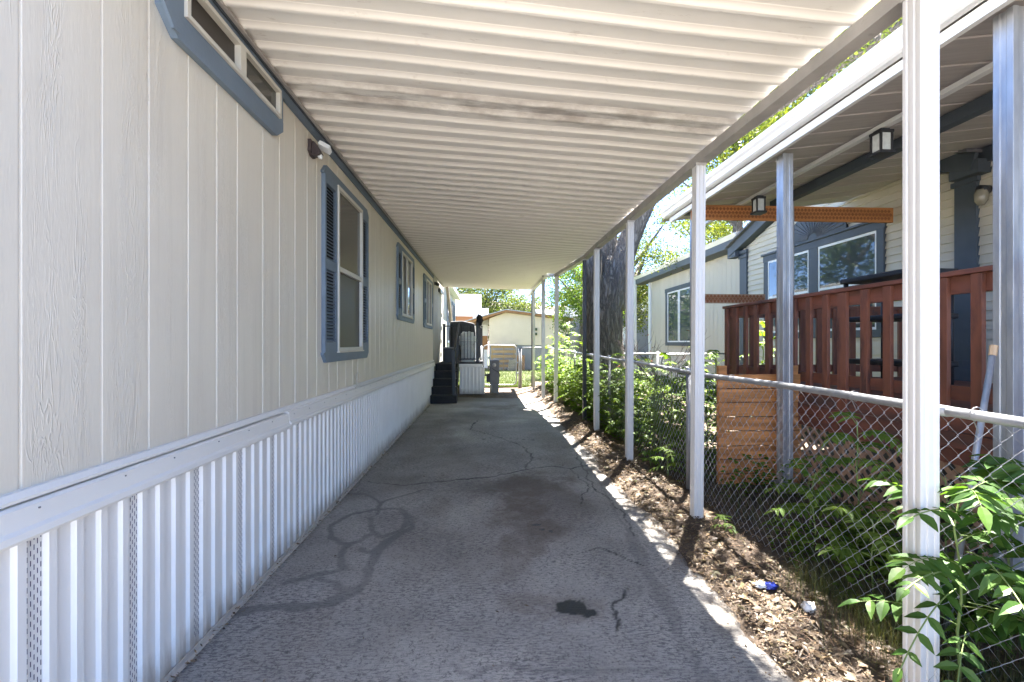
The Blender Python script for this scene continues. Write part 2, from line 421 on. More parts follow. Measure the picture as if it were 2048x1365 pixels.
# driveway sheet with an irregular right edge; masks of its own stains and sealed cracks
ys = np.concatenate([np.arange(-.5, 1.6, .25), np.arange(1.6, 7, .016), np.arange(7, 12.35, .05)])
us = np.linspace(0, 1, 210)
U, YY = np.meshgrid(us, ys)
edge = 1.40+(fbm(YY*0, YY, 21, 1.3)-.5)*.26+(fbm(YY*0+5, YY, 22, 9)-.5)*.07
far_y = sstep(11.7, 12.35, YY)
XX = -1.47+U*(edge+1.47)
YE = YY+(YY > 12.2)*(fbm(XX, YY*0, 31, 1.1)-.5)*.9
ZZ = .008*np.sin(U*math.pi)+(fbm(XX, YE, 5, 1.0)-.5)*.006
ZZ = ZZ-.03*sstep(.985, 1, U)
nx = len(us); i_ = np.arange(len(ys)-1)[:, None]*nx+np.arange(nx-1)[None]
Fd = np.stack([i_, i_+1, i_+nx+1, i_+nx], -1).reshape(-1, 4)
drv = npmesh('driveway', np.stack([XX, YE, ZZ], -1).reshape(-1, 3), Fd, 'asphalt', smooth=True)
tag(drv, kind='structure')
x = XX.ravel(); y = YE.ravel()
wx = x+(fbm(x, y, 41, 9)-.5)*.05; wy = y+(fbm(x, y, 47, 9)-.5)*.07
def dist_poly(P, px, py):
    best = np.full(px.shape, 9.0)
    for (ax, ay), (bx, by) in zip(P[:-1], P[1:]):
        vx, vy = bx-ax, by-ay; L = vx*vx+vy*vy+1e-9
        t = np.clip(((px-ax)*vx+(py-ay)*vy)/L, 0, 1); best = np.minimum(best, np.hypot(px-ax-t*vx, py-ay-t*vy))
    return best
seal = np.zeros_like(x)
loops = [([(-.67, 3.97), (-.6, 3.71), (-.74, 3.53), (-.79, 3.28), (-.79, 3.07), (-.77, 2.88), (-.82, 2.77), (-.9, 2.67), (-1.02, 2.63), (-1.18, 2.66), (-1.4, 2.62)], .030),
 ([(-1.01, 3.99), (-.93, 3.73), (-.83, 3.58), (-.69, 3.66), (-.66, 3.97), (-.78, 4.16), (-1.03, 4.17), (-1.2, 4.06), (-1.28, 3.84), (-1.21, 3.6), (-1.06, 3.46), (-.96, 3.5), (-.92, 3.63)], .020),
 ([(-1.04, 3.42), (-1.02, 3.22), (-.94, 3.08), (-1.08, 3.02), (-1.25, 2.94)], .024), ([(-.92, 3.37), (-.83, 3.29), (-.76, 3.45)], .016), ([(-1.06, 2.96), (-.94, 2.89), (-.86, 2.80)], .024),
 ([(-.96, 4.05), (-1.01, 4.36), (-1.21, 4.59), (-1.38, 4.64)], .014), ([(-1.01, 4.36), (-.64, 4.71)], .013),
 ([(1.12, 3.5), (1.05, 3.04), (1.03, 2.84), (1.03, 2.67), (1.02, 2.47), (.98, 2.34), (.97, 2.15), (.99, 1.9)], .040),
 ([(-.16, 2.13), (-.08, 2.07), (.06, 2.10), (.28, 2.07), (.73, 2.03), (.99, 2.04)], .014), ([(1.2, 4.9), (1.15, 4.2), (1.12, 3.5)], .010)]
for P, r in loops:
    rr = r*(.45+1.3*fbm(x, y, 51, 4)); seal = np.maximum(seal, (1-sstep(rr*.75, rr*1.35, dist_poly(P, wx, wy)))*np.clip(.35+1.1*fbm(x, y, 53, 3.5), 0, 1)*(1 if P[0][0] < 0 and P[0][1] > 2.2 else .6))
crack = np.zeros_like(x)
w2x = x+(fbm(x, y, 61, 7)-.5)*.10; w2y = y+(fbm(x, y, 67, 7)-.5)*.10
for P, r in [([(-.5, 4.98), (-.41, 5.0), (.08, 5.11), (.44, 5.39), (.75, 5.48), (.98, 5.4), (1.3, 5.6)], .012), ([(.85, 2.74), (.73, 2.58), (.68, 2.44), (.66, 2.34)], .007),
             ([(.44, 5.39), (.6, 5.9), (.5, 6.6), (.2, 7.2)], .009), ([(-.1, 7.1), (.2, 7.2), (.7, 7.0)], .009), ([(1.05, 3.04), (.8, 3.3), (.6, 3.2)], .006), ([(1.25, 6.6), (1.15, 5.6), (1.1, 4.7), (1.2, 4.0), (1.12, 3.5)], .007), ([(.2, 7.2), (-.3, 7.9), (-.2, 8.8)], .008), ([(.98, 5.4), (1.05, 4.7), (.85, 4.2)], .006), ([(-.41, 5.0), (-.9, 4.85), (-1.3, 5.0)], .007)]:
    crack = np.maximum(crack, (1-sstep(r*.6, r*1.6, dist_poly(P, w2x, w2y)))*np.clip(.15+1.3*fbm(x, y, 57, 5), 0, 1))
brown = np.zeros_like(x)
for cx, cy, sx, sy, a in [(.42, 4.72, .50, .50, 1), (.28, 4.15, .32, .55, 1), (.42, 3.68, .30, .26, .95), (.62, 4.1, .3, .4, .6), (.25, 3.4, .2, .3, .8), (.78, 4.35, .25, .35, .75), (.17, 3.2, .16, .4, .55), (.2, 2.62, .2, .14, .6),
                          (-.45, 4.3, .2, .5, .45), (.3, 10.6, .8, .5, .9), (.9, 10.2, .5, .4, .7), (-.2, 9.0, .5, .8, .35), (.95, 6.6, .25, 1.2, .45), (-.75, 8.0, .3, 1.5, .4), (-.1, 4.6, .1, .1, .5)]:
    d = np.hypot((x-cx)/sx, (y-cy)/sy)+(fbm(x, y, 71, 3.2)-.5)*1.5+(fbm(x, y, 77, 25)-.5)*.5
    brown = np.maximum(brown, a*(1-sstep(.35, 1.25, d))*np.clip(.45+1.0*fbm(x, y, 79, 8), 0, 1))
dark = np.clip(sstep(.50, .68, fbm(x*1.0, y*.55, 101, 1.1))*.8, 0, 1)
brown = np.maximum(brown, dark*.30)
oil = np.zeros_like(x)
for cx, cy, sx, sy in [(.48, 2.56, .085, .075), (.56, 2.50, .05, .04), (.44, 3.64, .022, .025), (.50, 3.60, .02, .018), (.40, 3.74, .04, .02), (.45, 3.1, .012, .012)]:
    d = np.hypot((x-cx)/sx, (y-cy)/sy)+(fbm(x, y, 81, 16)-.5)*1.0+(fbm(x, y, 88, 60)-.5)*.35
    oil = np.maximum(oil, 1-sstep(.85, 1.0, d))
halo = 1-sstep(.6, 1.4, np.hypot((x-.49)/.17, (y-2.55)/.13)+(fbm(x, y, 83, 20)-.5)*1.4)
dust = np.maximum(sstep(.0, .14, .12-(x+1.47)+(fbm(x, y, 91, 4)-.5)*.12), sstep(10.9, 12.2, y+(fbm(x, y, 93, 1.5)-.5)*1.6))
Ue = U.ravel(); dust = np.maximum(dust, sstep(.93, 1.0, Ue+(fbm(x, y, 95, 6)-.5)*.10)*.9)
dust = np.maximum(dust, .35*sstep(.5, .7, fbm(x, y, 97, .8))*sstep(4.5, 8, y))
for nm, arr in (('seal', seal), ('crack', crack), ('brown', np.clip(brown*.9+halo*.35*(1-brown), 0, 1)), ('oil', oil), ('dust', dust)):
    a = drv.data.attributes.new(nm, 'FLOAT', 'POINT'); a.data.foreach_set('value', arr.astype(np.float32))

MB().box(-60, 60, -16, -.5, -.3, .006).build('bounce_street', 'concrete'); tag(bpy.data.objects['bounce_street'], kind='structure')  # unseen concrete behind the camera, added to bounce sunlight under the roof
V, F, _, _ = grid(np.linspace(-6, 9, 60), np.linspace(15.3, 60, 90), lambda a, b: .035+(fbm(a, b, 12, .6)-.5)*.05)
tag(npmesh('lawn', V, F, 'lawn', smooth=True), kind='structure')
hx = np.linspace(-900, 1100, 90); hy = np.linspace(700, 1300, 12)
V, F, _, _ = grid(hx, hy, lambda a, b: (55+45*fbm(a, b*0, 15, .006)+25*fbm(a, b, 16, .02))*sstep(690, 1000, b)-2)
tag(npmesh('hills', V, F, 'hill_rock', smooth=True), kind='structure')

# ------------------------------------------------------------------ our mobile home (left)
XW = -1.44
home = thing('mobile_home', (XW-2.5, 6, 0), 'beige grooved wood-grain siding mobile home with blue shutters along left of driveway', 'mobile home')
Y0, Y1 = -2.0, 12.2
# siding with grooves at irregular steps repeating every 4 ft
steps = [.298, .237, .257, .232, .202]
gro = []; yy = 1.49
k = 0
while yy < Y1: gro.append(yy); yy += steps[k % 5]; k += 1
yy = 1.49; k = 4
while yy > Y0: yy -= steps[k % 5]; k -= 1; gro.append(yy)
gro = sorted(g for g in gro if Y0+.05 < g < Y1-.05)
sec = [(Y0, XW)]
for g in gro: sec += [(g-.007, XW), (g-.004, XW-.009), (g+.004, XW-.009), (g+.007, XW)]
sec.append((Y1, XW))
mb = MB()
o = 0
for (yy, xx) in sec: mb.v += [(xx, yy, 1.0), (xx, yy, 3.42)]
for i in range(len(sec)-1): mb.f.append((2*i, 2*i+2, 2*i+3, 2*i+1))
mb.box(XW-5, XW-.02, Y0, Y1, .95, 3.42)
mb.build('siding', 'siding', home, fix=False)
MB().prism([(XW-5.3, 3.42), (XW+.02, 3.42), (XW+.02, 3.50), (XW-2.5, 4.2), (XW-5.3, 3.5)], 'y', Y0-.2, Y1+.1).build('roof', 'dark_shingle', home)
# belly band: a board with a bevelled lower lip, in two lengths with an open joint
def belly(a, b, za=0, zb=0):
    secp = [(XW-.02, .905), (XW+.055, .905), (XW+.062, .915), (XW+.060, .935), (XW+.048, .945), (XW+.044, 1.005), (XW+.03, 1.012), (XW-.02, 1.012)]
    m_ = MB(); n = len(secp)
    m_.v = [(p[0], a, p[1]+za) for p in secp]+[(p[0], b, p[1]+zb) for p in secp]
    m_.f = [tuple(range(n)), tuple(range(2*n-1, n-1, -1))]+[(i, i+n, (i+1) % n+n, (i+1) % n) for i in range(n)]
    return m_
belly(Y0, 3.296, .004, -.006).build('belly_board', 'belly_board', home)
belly(3.300, 7.9, .004, 0).build('belly_board', 'belly_board', home)
belly(7.904, Y1, 0, -.02).build('belly_board', 'belly_board', home)
MB().prism([(XW-.01, 1.014), (XW+.026, 1.016), (XW+.030, 1.028), (XW+.018, 1.046), (XW-.01, 1.048)], 'y', Y0, Y1).build('drip_trim', 'belly_board', home)
sc0 = MB().box(XW+.0455, XW+.049, 0, .005, .985, .990).build('screw', 'bin_grey', home); sc0.location.y = .9
for q in range(1, 36):
    sc_ = sc0.copy(); C.objects.link(sc_); sc_.location.y = .9+q*.31+random.uniform(-.03, .03)
# skirting: trapezoid ribs every 0.1 m, every fourth recess is a vented strip
sk = MB(); XS = XW+.012; pr = []
yy = Y0; P = .1
base = 1.52-P*40
k = 0; cur = base
while cur < Y1:
    pr += [(cur+.028, XS), (cur+.036, XS+.014), (cur+.064, XS+.014), (cur+.072, XS)]; cur += P
pr = [(max(Y0, min(Y1, a)), b) for a, b in pr]
for (a, b) in pr: sk.v += [(b, a, .02), (b, a, .915)]
for i in range(len(pr)-1): sk.f.append((2*i, 2*i+2, 2*i+3, 2*i+1))
skirt = sk.build('skirting', 'white_vinyl', home, fix=False)
tag(skirt, label='white ribbed vinyl skirting under the beige wall')
M['slot_dark'] = simple('slot_dark', (.05, .035, .09), .8, .1)
for kk in range(0, 27):
    yc = 1.52+.4*kk-.4*2
    if yc > Y1-.1 or yc < .6: continue
    sl = MB()
    fine = kk < 12
    for r_ in range(27):
        for c_ in range(5 if fine else 3):
            z = .06+r_*.0315+(.0158 if c_ % 2 else 0)
            if z > .885: continue
            wv = .0030 if fine else .004
            yb = yc-.022+c_*(.011 if fine else .02)
            sl.add([(XS+.0012, yb-wv/2, z), (XS+.0012, yb+wv/2, z), (XS+.0012, yb+wv/2, z+.017), (XS+.0012, yb-wv/2, z+.017)], [(0, 1, 2, 3)])
    sl.build('vent_strip', 'slot_dark', skirt, fix=False)
MB().prism([(XS-.01, 0), (XS+.034, 0), (XS+.034, .006), (XS+.022, .012), (XS+.022, .036), (XS+.016, .036), (XS+.014, .010), (XS-.01, .010)], 'y', Y0, Y1).build('bottom_track', 'white_vinyl', home)
# blue eave strip and grey channel holding the roof pans
MB().prism([(XW, 3.205), (XW+.022, 3.205), (XW+.022, 3.262), (XW, 3.262)], 'y', Y0, Y1).build('eave_strip', 'shutter_blue', home)
MB().prism([(XW, 3.264), (XW+.030, 3.264), (XW+.030, 3.278), (XW, 3.278)], 'y', Y0, Y1).build('eave_strip', 'slate', home)
# corner board and rear stretch
MB().box(XW-.1, XW+.012, Y1+.002, Y1+1.0, 0, 3.38).build('corner_board', 'corner_beige', home)
rear = MB(); rear.box(XW-5, XW-.03, Y1+1.002, 21.2, .2, 3.45)
for q in range(38): rear.box(XW-.032, XW-.026, Y1+1.2+q*.2, Y1+1.206+q*.2, .95, 3.45)
rear.build('rear_wall', 'far_siding', home)
MB().prism([(XW-3, 4.1), (XW-.02, 3.50), (XW+.22, 3.46), (XW+.22, 3.58), (XW-3, 4.25)], 'y', 15.6, 21.5).build('rear_eave', 'frame_white', home)

def shutter_window(parent, ya, yb, za, zb, ga, gb, gza, gzb, style, names=('window',)):
    """blue surround ya..yb x za..zb, glass opening ga..gb x gza..gzb (all on the wall plane)"""
    x0 = XW+.001
    ht = .085
    wnd = []
    # head and sill boards with chamfered ends
    for (a, b, up) in ((zb-ht, zb, 1), (za, za+ht*1.05, 0)):
        ch = .07
        poly = ([(ya, a), (yb, a), (yb, b-ch), (yb-ch, b), (ya+ch, b), (ya, b-ch)] if up else [(ya+ch, a), (yb-ch, a), (yb, a+ch), (yb, b), (ya, b), (ya, a+ch)])
        wnd.append((MB().prism(poly, 'x', x0, x0+.030), 'head_board' if up else 'sill_board'))
    w_ = MB().box(x0, x0+.003, ya+.021, yb-.021, za+.06, zb-.06).build('window', 'blue_paint', parent)
    for b_, n_ in wnd: b_.build(n_, 'blue_paint', w_)
    # shutters
    for (a, b) in ((ya+.02, ga-.005), (gb+.005, yb-.02)):
        z0, z1 = za+ht*1.05+.001, zb-ht-.001; st = .045; s_ = MB()
        s_.box(x0, x0+.034, a, a+st*.8, z0, z1); s_.box(x0, x0+.034, b-st*.8, b, z0, z1)
        mid = (z0+z1)/2
        for (p, q) in ((z0, z0+.09), (mid-.045, mid+.045), (z1-.07, z1)): s_.box(x0, x0+.033, a+st*.8+.0005, b-st*.8-.0005, p, q)
        s_.box(x0, x0+.004, a+st*.8, b-st*.8, z0, z1)
        # arched top corners
        sh = s_.build('shutter', 'blue_paint', w_)
        l_ = MB(); la, lb = a+st*.8+.001, b-st*.8-.001
        for (p, q) in ((z0+.09, mid-.045), (mid+.045, z1-.07)):
            n_ = int((q-p)/.030)
            for j in range(n_):
                zz = p+.004+j*(q-p)/n_
                l_.add([(x0+.006, la, zz+.020), (x0+.006, lb, zz+.020), (x0+.030, lb, zz), (x0+.030, la, zz), (x0+.006, la, zz+.026), (x0+.006, lb, zz+.026), (x0+.030, lb, zz+.006), (x0+.030, la, zz+.006)],
                       [(3, 2, 1, 0), (4, 5, 6, 7), (2, 3, 7, 6), (0, 1, 5, 4)])
        l_.build('louvres', 'shutter_blue', sh)
        bk = MB().box(x0+.0042, x0+.005, la, lb, z0+.09, z1-.07); bk.build('shade_sheet', 'louvre_shade', sh)  # near-black sheet standing in for the shade behind the louvres
    # beige sash frame
    fr = MB(); t_ = .035; xf = x0+.045
    for (a, b, p, q) in ((ga, gb, gza, gza+t_), (ga, gb, gzb-t_, gzb)): fr.box(x0, xf, a, b, p, q)
    for (a, b) in ((ga, ga+t_), (gb-t_, gb)): fr.box(x0, xf, a, b, gza+t_+.0002, gzb-t_-.0002)
    fr.box(x0, x0+.055, ga-.01, gb+.01, gza-.014, gza-.0005)
    f_ = fr.build('frame', 'frame_beige', w_, bevel=.003)
    ia, ib, ja, jb = ga+t_, gb-t_, gza+t_, gzb-t_
    if style == 'hung':
        m_ = (ja+jb)/2
        MB().box(x0, xf-.004, ia, ib, m_-.022, m_+.022).build('meeting_rail', 'frame_beige', w_)
        MB().box(x0, x0+.018, ia, ib, m_+.022, jb).build('pane', 'glass_screen', w_)
        MB().box(x0, x0+.012, ia, ib, ja, m_-.022).build('pane', 'glass_screen_low', w_)
    else:
        m_ = (ia+ib)/2
        MB().box(x0, xf-.004, m_-.03, m_+.03, ja, jb).build('mullion', 'frame_beige', w_)
        MB().box(x0, x0+.012, ia, m_-.03, ja, jb).build('pane', 'glass_screen_low', w_)
        MB().box(x0, x0+.014, m_+.03, ib, ja, jb).build('pane', 'glass_sky', w_)
    return w_
shutter_window(home, 4.03, 5.52, 1.325, 3.06, 4.38, 5.22, 1.42, 2.985, 'hung')
shutter_window(home, 7.30, 8.95, 1.87, 3.10, 7.64, 8.64, 1.955, 3.01, 'slide')
shutter_window(home, 10.30, 11.95, 1.85, 3.06, 10.64, 11.62, 1.93, 2.98, 'slide')
# transom window near the eave
x0 = XW+.001
tw = MB()
tw.prism([(2.16, 2.885), (3.14, 2.885), (3.23, 2.95), (3.23, 3.012), (2.06, 3.012), (2.06, 2.97)], 'x', x0, x0+.035)
tw.prism([(2.02, 3.0125), (2.20, 3.0125), (2.20, 3.204), (2.10, 3.204), (2.02, 3.12)], 'x', x0, x0+.034)
tw.box(x0, x0+.034, 3.175, 3.23, 3.0125, 3.204)
tw.prism([(2.03, 2.99), (2.11, 2.90), (2.15, 2.90), (2.08, 3.0)], 'x', x0+.0355, x0+.050)
twi = tw.build('transom_window', 'blue_paint', home)
fr = MB()
for (a, b, p, q) in ((2.202, 3.173, 3.014, 3.036), (2.202, 3.173, 3.18, 3.203), (2.202, 2.226, 3.0365, 3.1795), (3.15, 3.173, 3.0365, 3.1795), (2.66, 2.72, 3.0365, 3.1795)): fr.box(x0, x0+.05, a, b, p, q)
fr.build('frame', 'frame_beige', twi)
MB().box(x0, x0+.015, 2.226, 2.66, 3.036, 3.18).build('pane', 'glass_screen_low', twi)
MB().box(x0, x0+.022, 2.72, 3.15, 3.036, 3.18).build('pane', 'glass_screen', twi)
# rear stretch windows
for (a, b) in ((16.6, 18.2), (18.9, 20.3)):
    rw = MB()
    for (p, q, r_, s_) in ((a, b, 1.5, 1.58), (a, b, 3.1, 3.2), (a, a+.08, 1.58, 3.1), (b-.08, b, 1.58, 3.1), ((a+b)/2-.05, (a+b)/2+.05, 1.58, 3.1)): rw.box(XW-.028, XW+.01, p, q, r_, s_)
    rwo = rw.build('window', 'shutter_blue', home); MB().box(XW-.028, XW-.01, a+.08, b-.08, 1.58, 3.1).build('pane', 'glass_sky', rwo)
# cable loop and thin cable on the belly band
cb = [(XW+.05, 4.9, 1.02), (XW+.03, 5.0, 1.03), (XW+.02, 5.05, 1.11), (XW+.03, 5.0, 1.17), (XW+.05, 4.93, 1.13), (XW+.05, 4.98, 1.06), (XW+.03, 5.08, 1.05), (XW+.04, 5.12, 1.14), (XW+.03, 5.06, 1.18), (XW+.03, 5.02, 1.08), (XW+.05, 5.1, 1.02), (XW+.06, 5.6, 1.022), (XW+.05, 6.5, 1.024), (XW+.05, 8, 1.03), (XW+.06, 9.4, 1.02), (XW+.05, 12, 1.02)]
tag(MB().tube(cb, .0035, 6).build('cable', 'frame_beige', smooth=True), 'thin grey cable coiled on the white band below the tall shuttered window', 'cable')

# ------------------------------------------------------------------ carport
cp = thing('carport', (1.79, 4, 0), 'white corrugated metal carport roof over the driveway with its row of slim posts', 'carport')
def zr_right(y):  # pan height over the beam
    return float(np.interp(y, [0, 2, 3.8, 5.7, 7.4, 8.4, 11, 11.3, 15.9], [3.03, 3.04, 3.095, 3.115, 3.13, 3.12, 3.18, 3.19, 3.23]))
def xr(y): return float(np.interp(y, [0, 8.4, 11.2, 11.201, 16], [1.80, 1.80, 1.66, 1.47, 1.44]))
def roof_section(ya, yb):
    m_ = MB(); pts = []; cur = ya; p = .183
    while cur < yb-1e-6:
        # low flat, riser, high flat, step lip
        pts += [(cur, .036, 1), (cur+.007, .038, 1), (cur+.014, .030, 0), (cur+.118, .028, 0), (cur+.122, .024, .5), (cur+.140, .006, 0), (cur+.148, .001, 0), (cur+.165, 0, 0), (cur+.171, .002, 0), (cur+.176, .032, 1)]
        cur += p
    sm = []
    ax = np.linspace(0, 1, 5)
    for (yv, dz, s_) in pts:
        for u in ax:
            xx = XW+.004+u*(xr(yv)-XW-.004); zz = 3.30+(zr_right(yv)-3.30)*u
            m_.v.append((xx, yv, zz+dz+.004*math.sin(u*9+yv*2)))
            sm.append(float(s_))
    k = len(ax)
    for i in range(len(pts)-1):
        for j in range(k-1): m_.f.append((i*k+j, i*k+j+1, (i+1)*k+j+1, (i+1)*k+j))
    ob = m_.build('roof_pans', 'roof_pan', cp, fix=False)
    a = ob.data.attributes.new('seam_shade', 'FLOAT', 'POINT'); a.data.foreach_set('value', sm)
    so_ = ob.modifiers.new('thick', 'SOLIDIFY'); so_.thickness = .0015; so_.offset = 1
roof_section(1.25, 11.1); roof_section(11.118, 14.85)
# wall channel with dark gaps above
MB().prism([(XW+.001, 3.279), (XW+.05, 3.279), (XW+.05, 3.296), (XW+.012, 3.297), (XW+.012, 3.36), (XW+.001, 3.36)], 'y', 1.25, 14.85).build('wall_channel', 'beam_grey', cp)
# outer beam
def beam(pts, a=.09, h=.075): return MB().sweep([(-a/2, 0), (a/2, 0), (a/2, .125), (a/2-.012, .125), (a/2-.012, h), (-a/2, h)], pts)
bs_ = [(xr(y)+.01, y, zr_right(y)-.078) for y in (1.2, 2, 3.8, 5.7, 7.4, 8.4, 9.8, 11.15)]
beam(bs_).build('beam', 'beam_grey', cp)
MB().sweep([(-.05, 0), (.05, 0), (.05, .08), (-.05, .08)], [(1.70, 11.2, 3.14), (1.42, 11.6, 3.17)]).build('cross_beam', 'galv', cp)
MB().sweep([(-.05, 0), (.04, -.005), (.07, .03), (.075, .10), (-.05, .10)], [(1.47, 11.3, 3.135), (1.45, 13.6, 3.13), (1.44, 15.9, 3.12)]).build('gutter', 'gutter_white', cp)
def fluted(w):
    h = w/2; gd = .0055
    prof = [(-1, 0), (-.60, 0), (-.54, 1), (-.28, 1), (-.22, 0), (.22, 0), (.28, 1), (.54, 1), (.60, 0)]
    out = []
    for k in range(4):
        a = k*math.pi/2; ca, sa = math.cos(a), math.sin(a)
        for u, g in prof:
            px_, py_ = u*h, -(h-g*gd); out.append((px_*ca-py_*sa, px_*sa+py_*ca))
    return out
def cpost(xx, yy, ztop, w=.082, mat='post_white', zb=0.0, label=None, lean=0):
    m_ = MB(); pol = fluted(w) if mat == 'post_white' else [(-w/2, -w/2), (w/2, -w/2), (w/2, w/2), (-w/2, w/2)]
    n = len(pol)
    m_.v = [(xx+lean+a, yy+b, zb-.05) for a, b in pol]+[(xx+a, yy+b, ztop) for a, b in pol]
    m_.f = [tuple(range(n)), tuple(range(2*n-1, n-1, -1))]+[(i, i+n, (i+1) % n+n, (i+1) % n) for i in range(n)]
    ob = m_.build('post', mat, cp, bevel=.0015)
    if label: ob['label'] = label
    MB().box(xx-w/2-.006, xx+w/2+.006, yy-w/2-.006, yy+w/2+.006, ztop-.025, ztop-.003).build('bracket', 'beam_grey', ob)
    return ob
cpost(1.79, 1.80, 2.962); cpost(1.79, 3.79, 3.015, lean=-.02); cpost(1.79, 5.67, 3.035, lean=-.01); cpost(1.79, 7.44, 3.05, zb=.06)
cpost(1.79, 8.37, 3.045, w=.065, mat='black_metal', zb=.06, label='slim black steel post')
cpost(1.64, 10.75, 3.09, w=.085, zb=.1, lean=-.03)
cpost(1.45, 11.85, 3.13, w=.085, mat='galv', zb=.12)
cpost(1.44, 14.2, 3.12, w=.075, zb=.1); cpost(1.46, 14.9, 3.12, w=.06, mat='black_metal', zb=.1, label='slim black steel post')

# ------------------------------------------------------------------ wall lights and camera
def security_light(yy, z):
    t_ = thing('security_light', (XW, yy, z), 'dark brown motion sensor light with white lamp head above the tall shuttered window', 'wall light')
    MB().prism([(yy-.06, z-.03), (yy-.02, z-.06), (yy+.045, z-.06), (yy+.06, z-.04), (yy+.06, z+.065), (yy-.06, z+.065)], 'x', XW+.001, XW+.028).build('back_plate', 'brown_plastic', t_, bevel=.004)
    MB().prism([(XW+.028, z-.055), (XW+.085, z-.055), (XW+.095, z-.03), (XW+.07, z+.012), (XW+.045, z+.055), (XW+.028, z+.055)], 'y', yy-.04, yy+.04).build('housing', 'brown_plastic', t_, bevel=.004)
    h_ = MB(); c = Vector((XW+.115, yy+.01, z+.022)); rot = Matrix.Rotation(R(28), 3, 'Y') @ Matrix.Rotation(R(-18), 3, 'X')
    vs = [c+rot @ Vector((a*.048, b*.042, d*.018)) for a in (-1, 1) for b in (-1, 1) for d in (-1, 1)]
    h_.add(vs, [(0, 1, 3, 2), (4, 6, 7, 5), (0, 4, 5, 1), (2, 3, 7, 6), (0, 2, 6, 4), (1, 5, 7, 3)])
    h_.build('lamp_head', 'frame_white', t_, bevel=.005)
    MB().tube([(XW+.075, yy, z-.045), (XW+.085, yy, z-.06), (XW+.09, yy, z-.075)], [.02, .02, .01], 10).build('sensor', 'basket_white', t_, smooth=True)
security_light(3.80, 3.07)
t_ = thing('camera', (XW, 12.45, 3.08), 'small round black security camera at the end of the eave', 'camera')
MB().box(XW+.012, XW+.05, 12.40, 12.50, 3.06, 3.14).build('mount', 'black_plastic', t_)
MB().tube([(XW+.05, 12.45, 3.10), (XW+.09, 12.40, 3.08), (XW+.13, 12.33, 3.05)], [.045, .05, .035], 12).build('housing', 'black_plastic', t_, smooth=True)
t_ = thing('flood_light', (XW, 14.0, 3.1), 'black three-lamp flood light on the sunlit wall beyond the porch', 'wall light')
MB().box(XW-.025, XW+.03, 13.7, 14.5, 3.02, 3.12).build('housing', 'black_plastic', t_)
for q in range(3): MB().box(XW+.0305, XW+.06, 13.74+q*.26, 13.94+q*.26, 3.0, 3.10).build('lamp', 'lantern_glass', t_)

# ------------------------------------------------------------------ porch, steps and what stands on it
pz = .93
st = thing('porch_steps', (-1.1, 11.4, 0), 'black carpeted porch steps beside the end of the beige wall', 'steps')
for q in range(5):
    z1 = .205+.182*q; y0 = 11.30+.29*q
    MB().box(-1.405, -.76-.012*q, y0+.012, y0+.30 if q < 4 else y0+.6, .0 if q < 4 else .4, z1-.03).build('riser', 'step_dark', st)
    MB().box(-1.405, -.752-.012*q, y0-.014, y0+.305 if q < 4 else y0+.6, z1-.03, z1).build('tread', 'carpet_black', st, bevel=.008)
MB().box(-.88, -.80, 11.40, 11.48, .205, 1.32).build('newel_post', 'black_metal', st, bevel=.004)
MB().bar((-.84, 11.44, 1.22), (-.82, 13.16, 2.02), .045, .06).build('handrail', 'black_metal', st)
MB().bar((-.84, 11.44, .42), (-.82, 13.16, 1.12), .03, .035).build('lower_rail', 'black_metal', st)
po = thing('porch', (-.5, 13.8, 0), 'small raised porch with white ribbed skirt and black railing at end of driveway', 'porch')
MB().box(-1.40, -.15, 13.19, 16.0, pz-.035, pz).build('floor', 'step_dark', po)
m_ = MB(); cur = -.80; pr = []
while cur < -.16:
    pr += [(cur, 13.22), (cur+.035, 13.22), (cur+.043, 13.205), (cur+.078, 13.205), (cur+.086, 13.22)]; cur += .105
for a, b in pr: m_.v += [(a, b, .02), (a, b, .80)]
for i in range(len(pr)-1): m_.f.append((2*i, 2*i+2, 2*i+3, 2*i+1))
m_.box(-.80, -.168, 13.225, 15.9, .02, .88)
m_.build('skirt', 'white_vinyl', po, fix=False)
MB().box(-.83, -.145, 13.18, 13.215, .80, .893).build('skirt_cap', 'white_vinyl', po)
def railing(p, q, n, label=None):
    p, q = Vector(p), Vector(q); m_ = MB()
    for z in (pz+.10, pz+1.08): m_.bar((p.x, p.y, z), (q.x, q.y, z), .03, .035)
    for i in range(1, n):
        c = p.lerp(q, i/n); m_.box(c.x-.008, c.x+.008, c.y-.008, c.y+.008, pz+.11, pz+1.07)
    m_.build('railing_panel', 'black_metal', po)
for (a, b) in ((-.86, 13.24), (-.29, 13.24), (-1.33, 13.24+.9), (-.21, 15.8)):
    pp = MB().box(a-.04, a+.04, b-.04, b+.04, pz, pz+1.13).build('railing_post', 'black_metal', po, bevel=.004)
    MB().box(a-.05, a+.05, b-.05, b+.05, pz+1.13, pz+1.15).build('post_cap', 'black_metal', pp)
railing((-.86, 13.24, 0), (-.29, 13.24, 0), 6); railing((-1.33, 14.14, 0), (-.86, 14.14, 0), 5); railing((-.27, 13.24, 0), (-.21, 15.8, 0), 20)
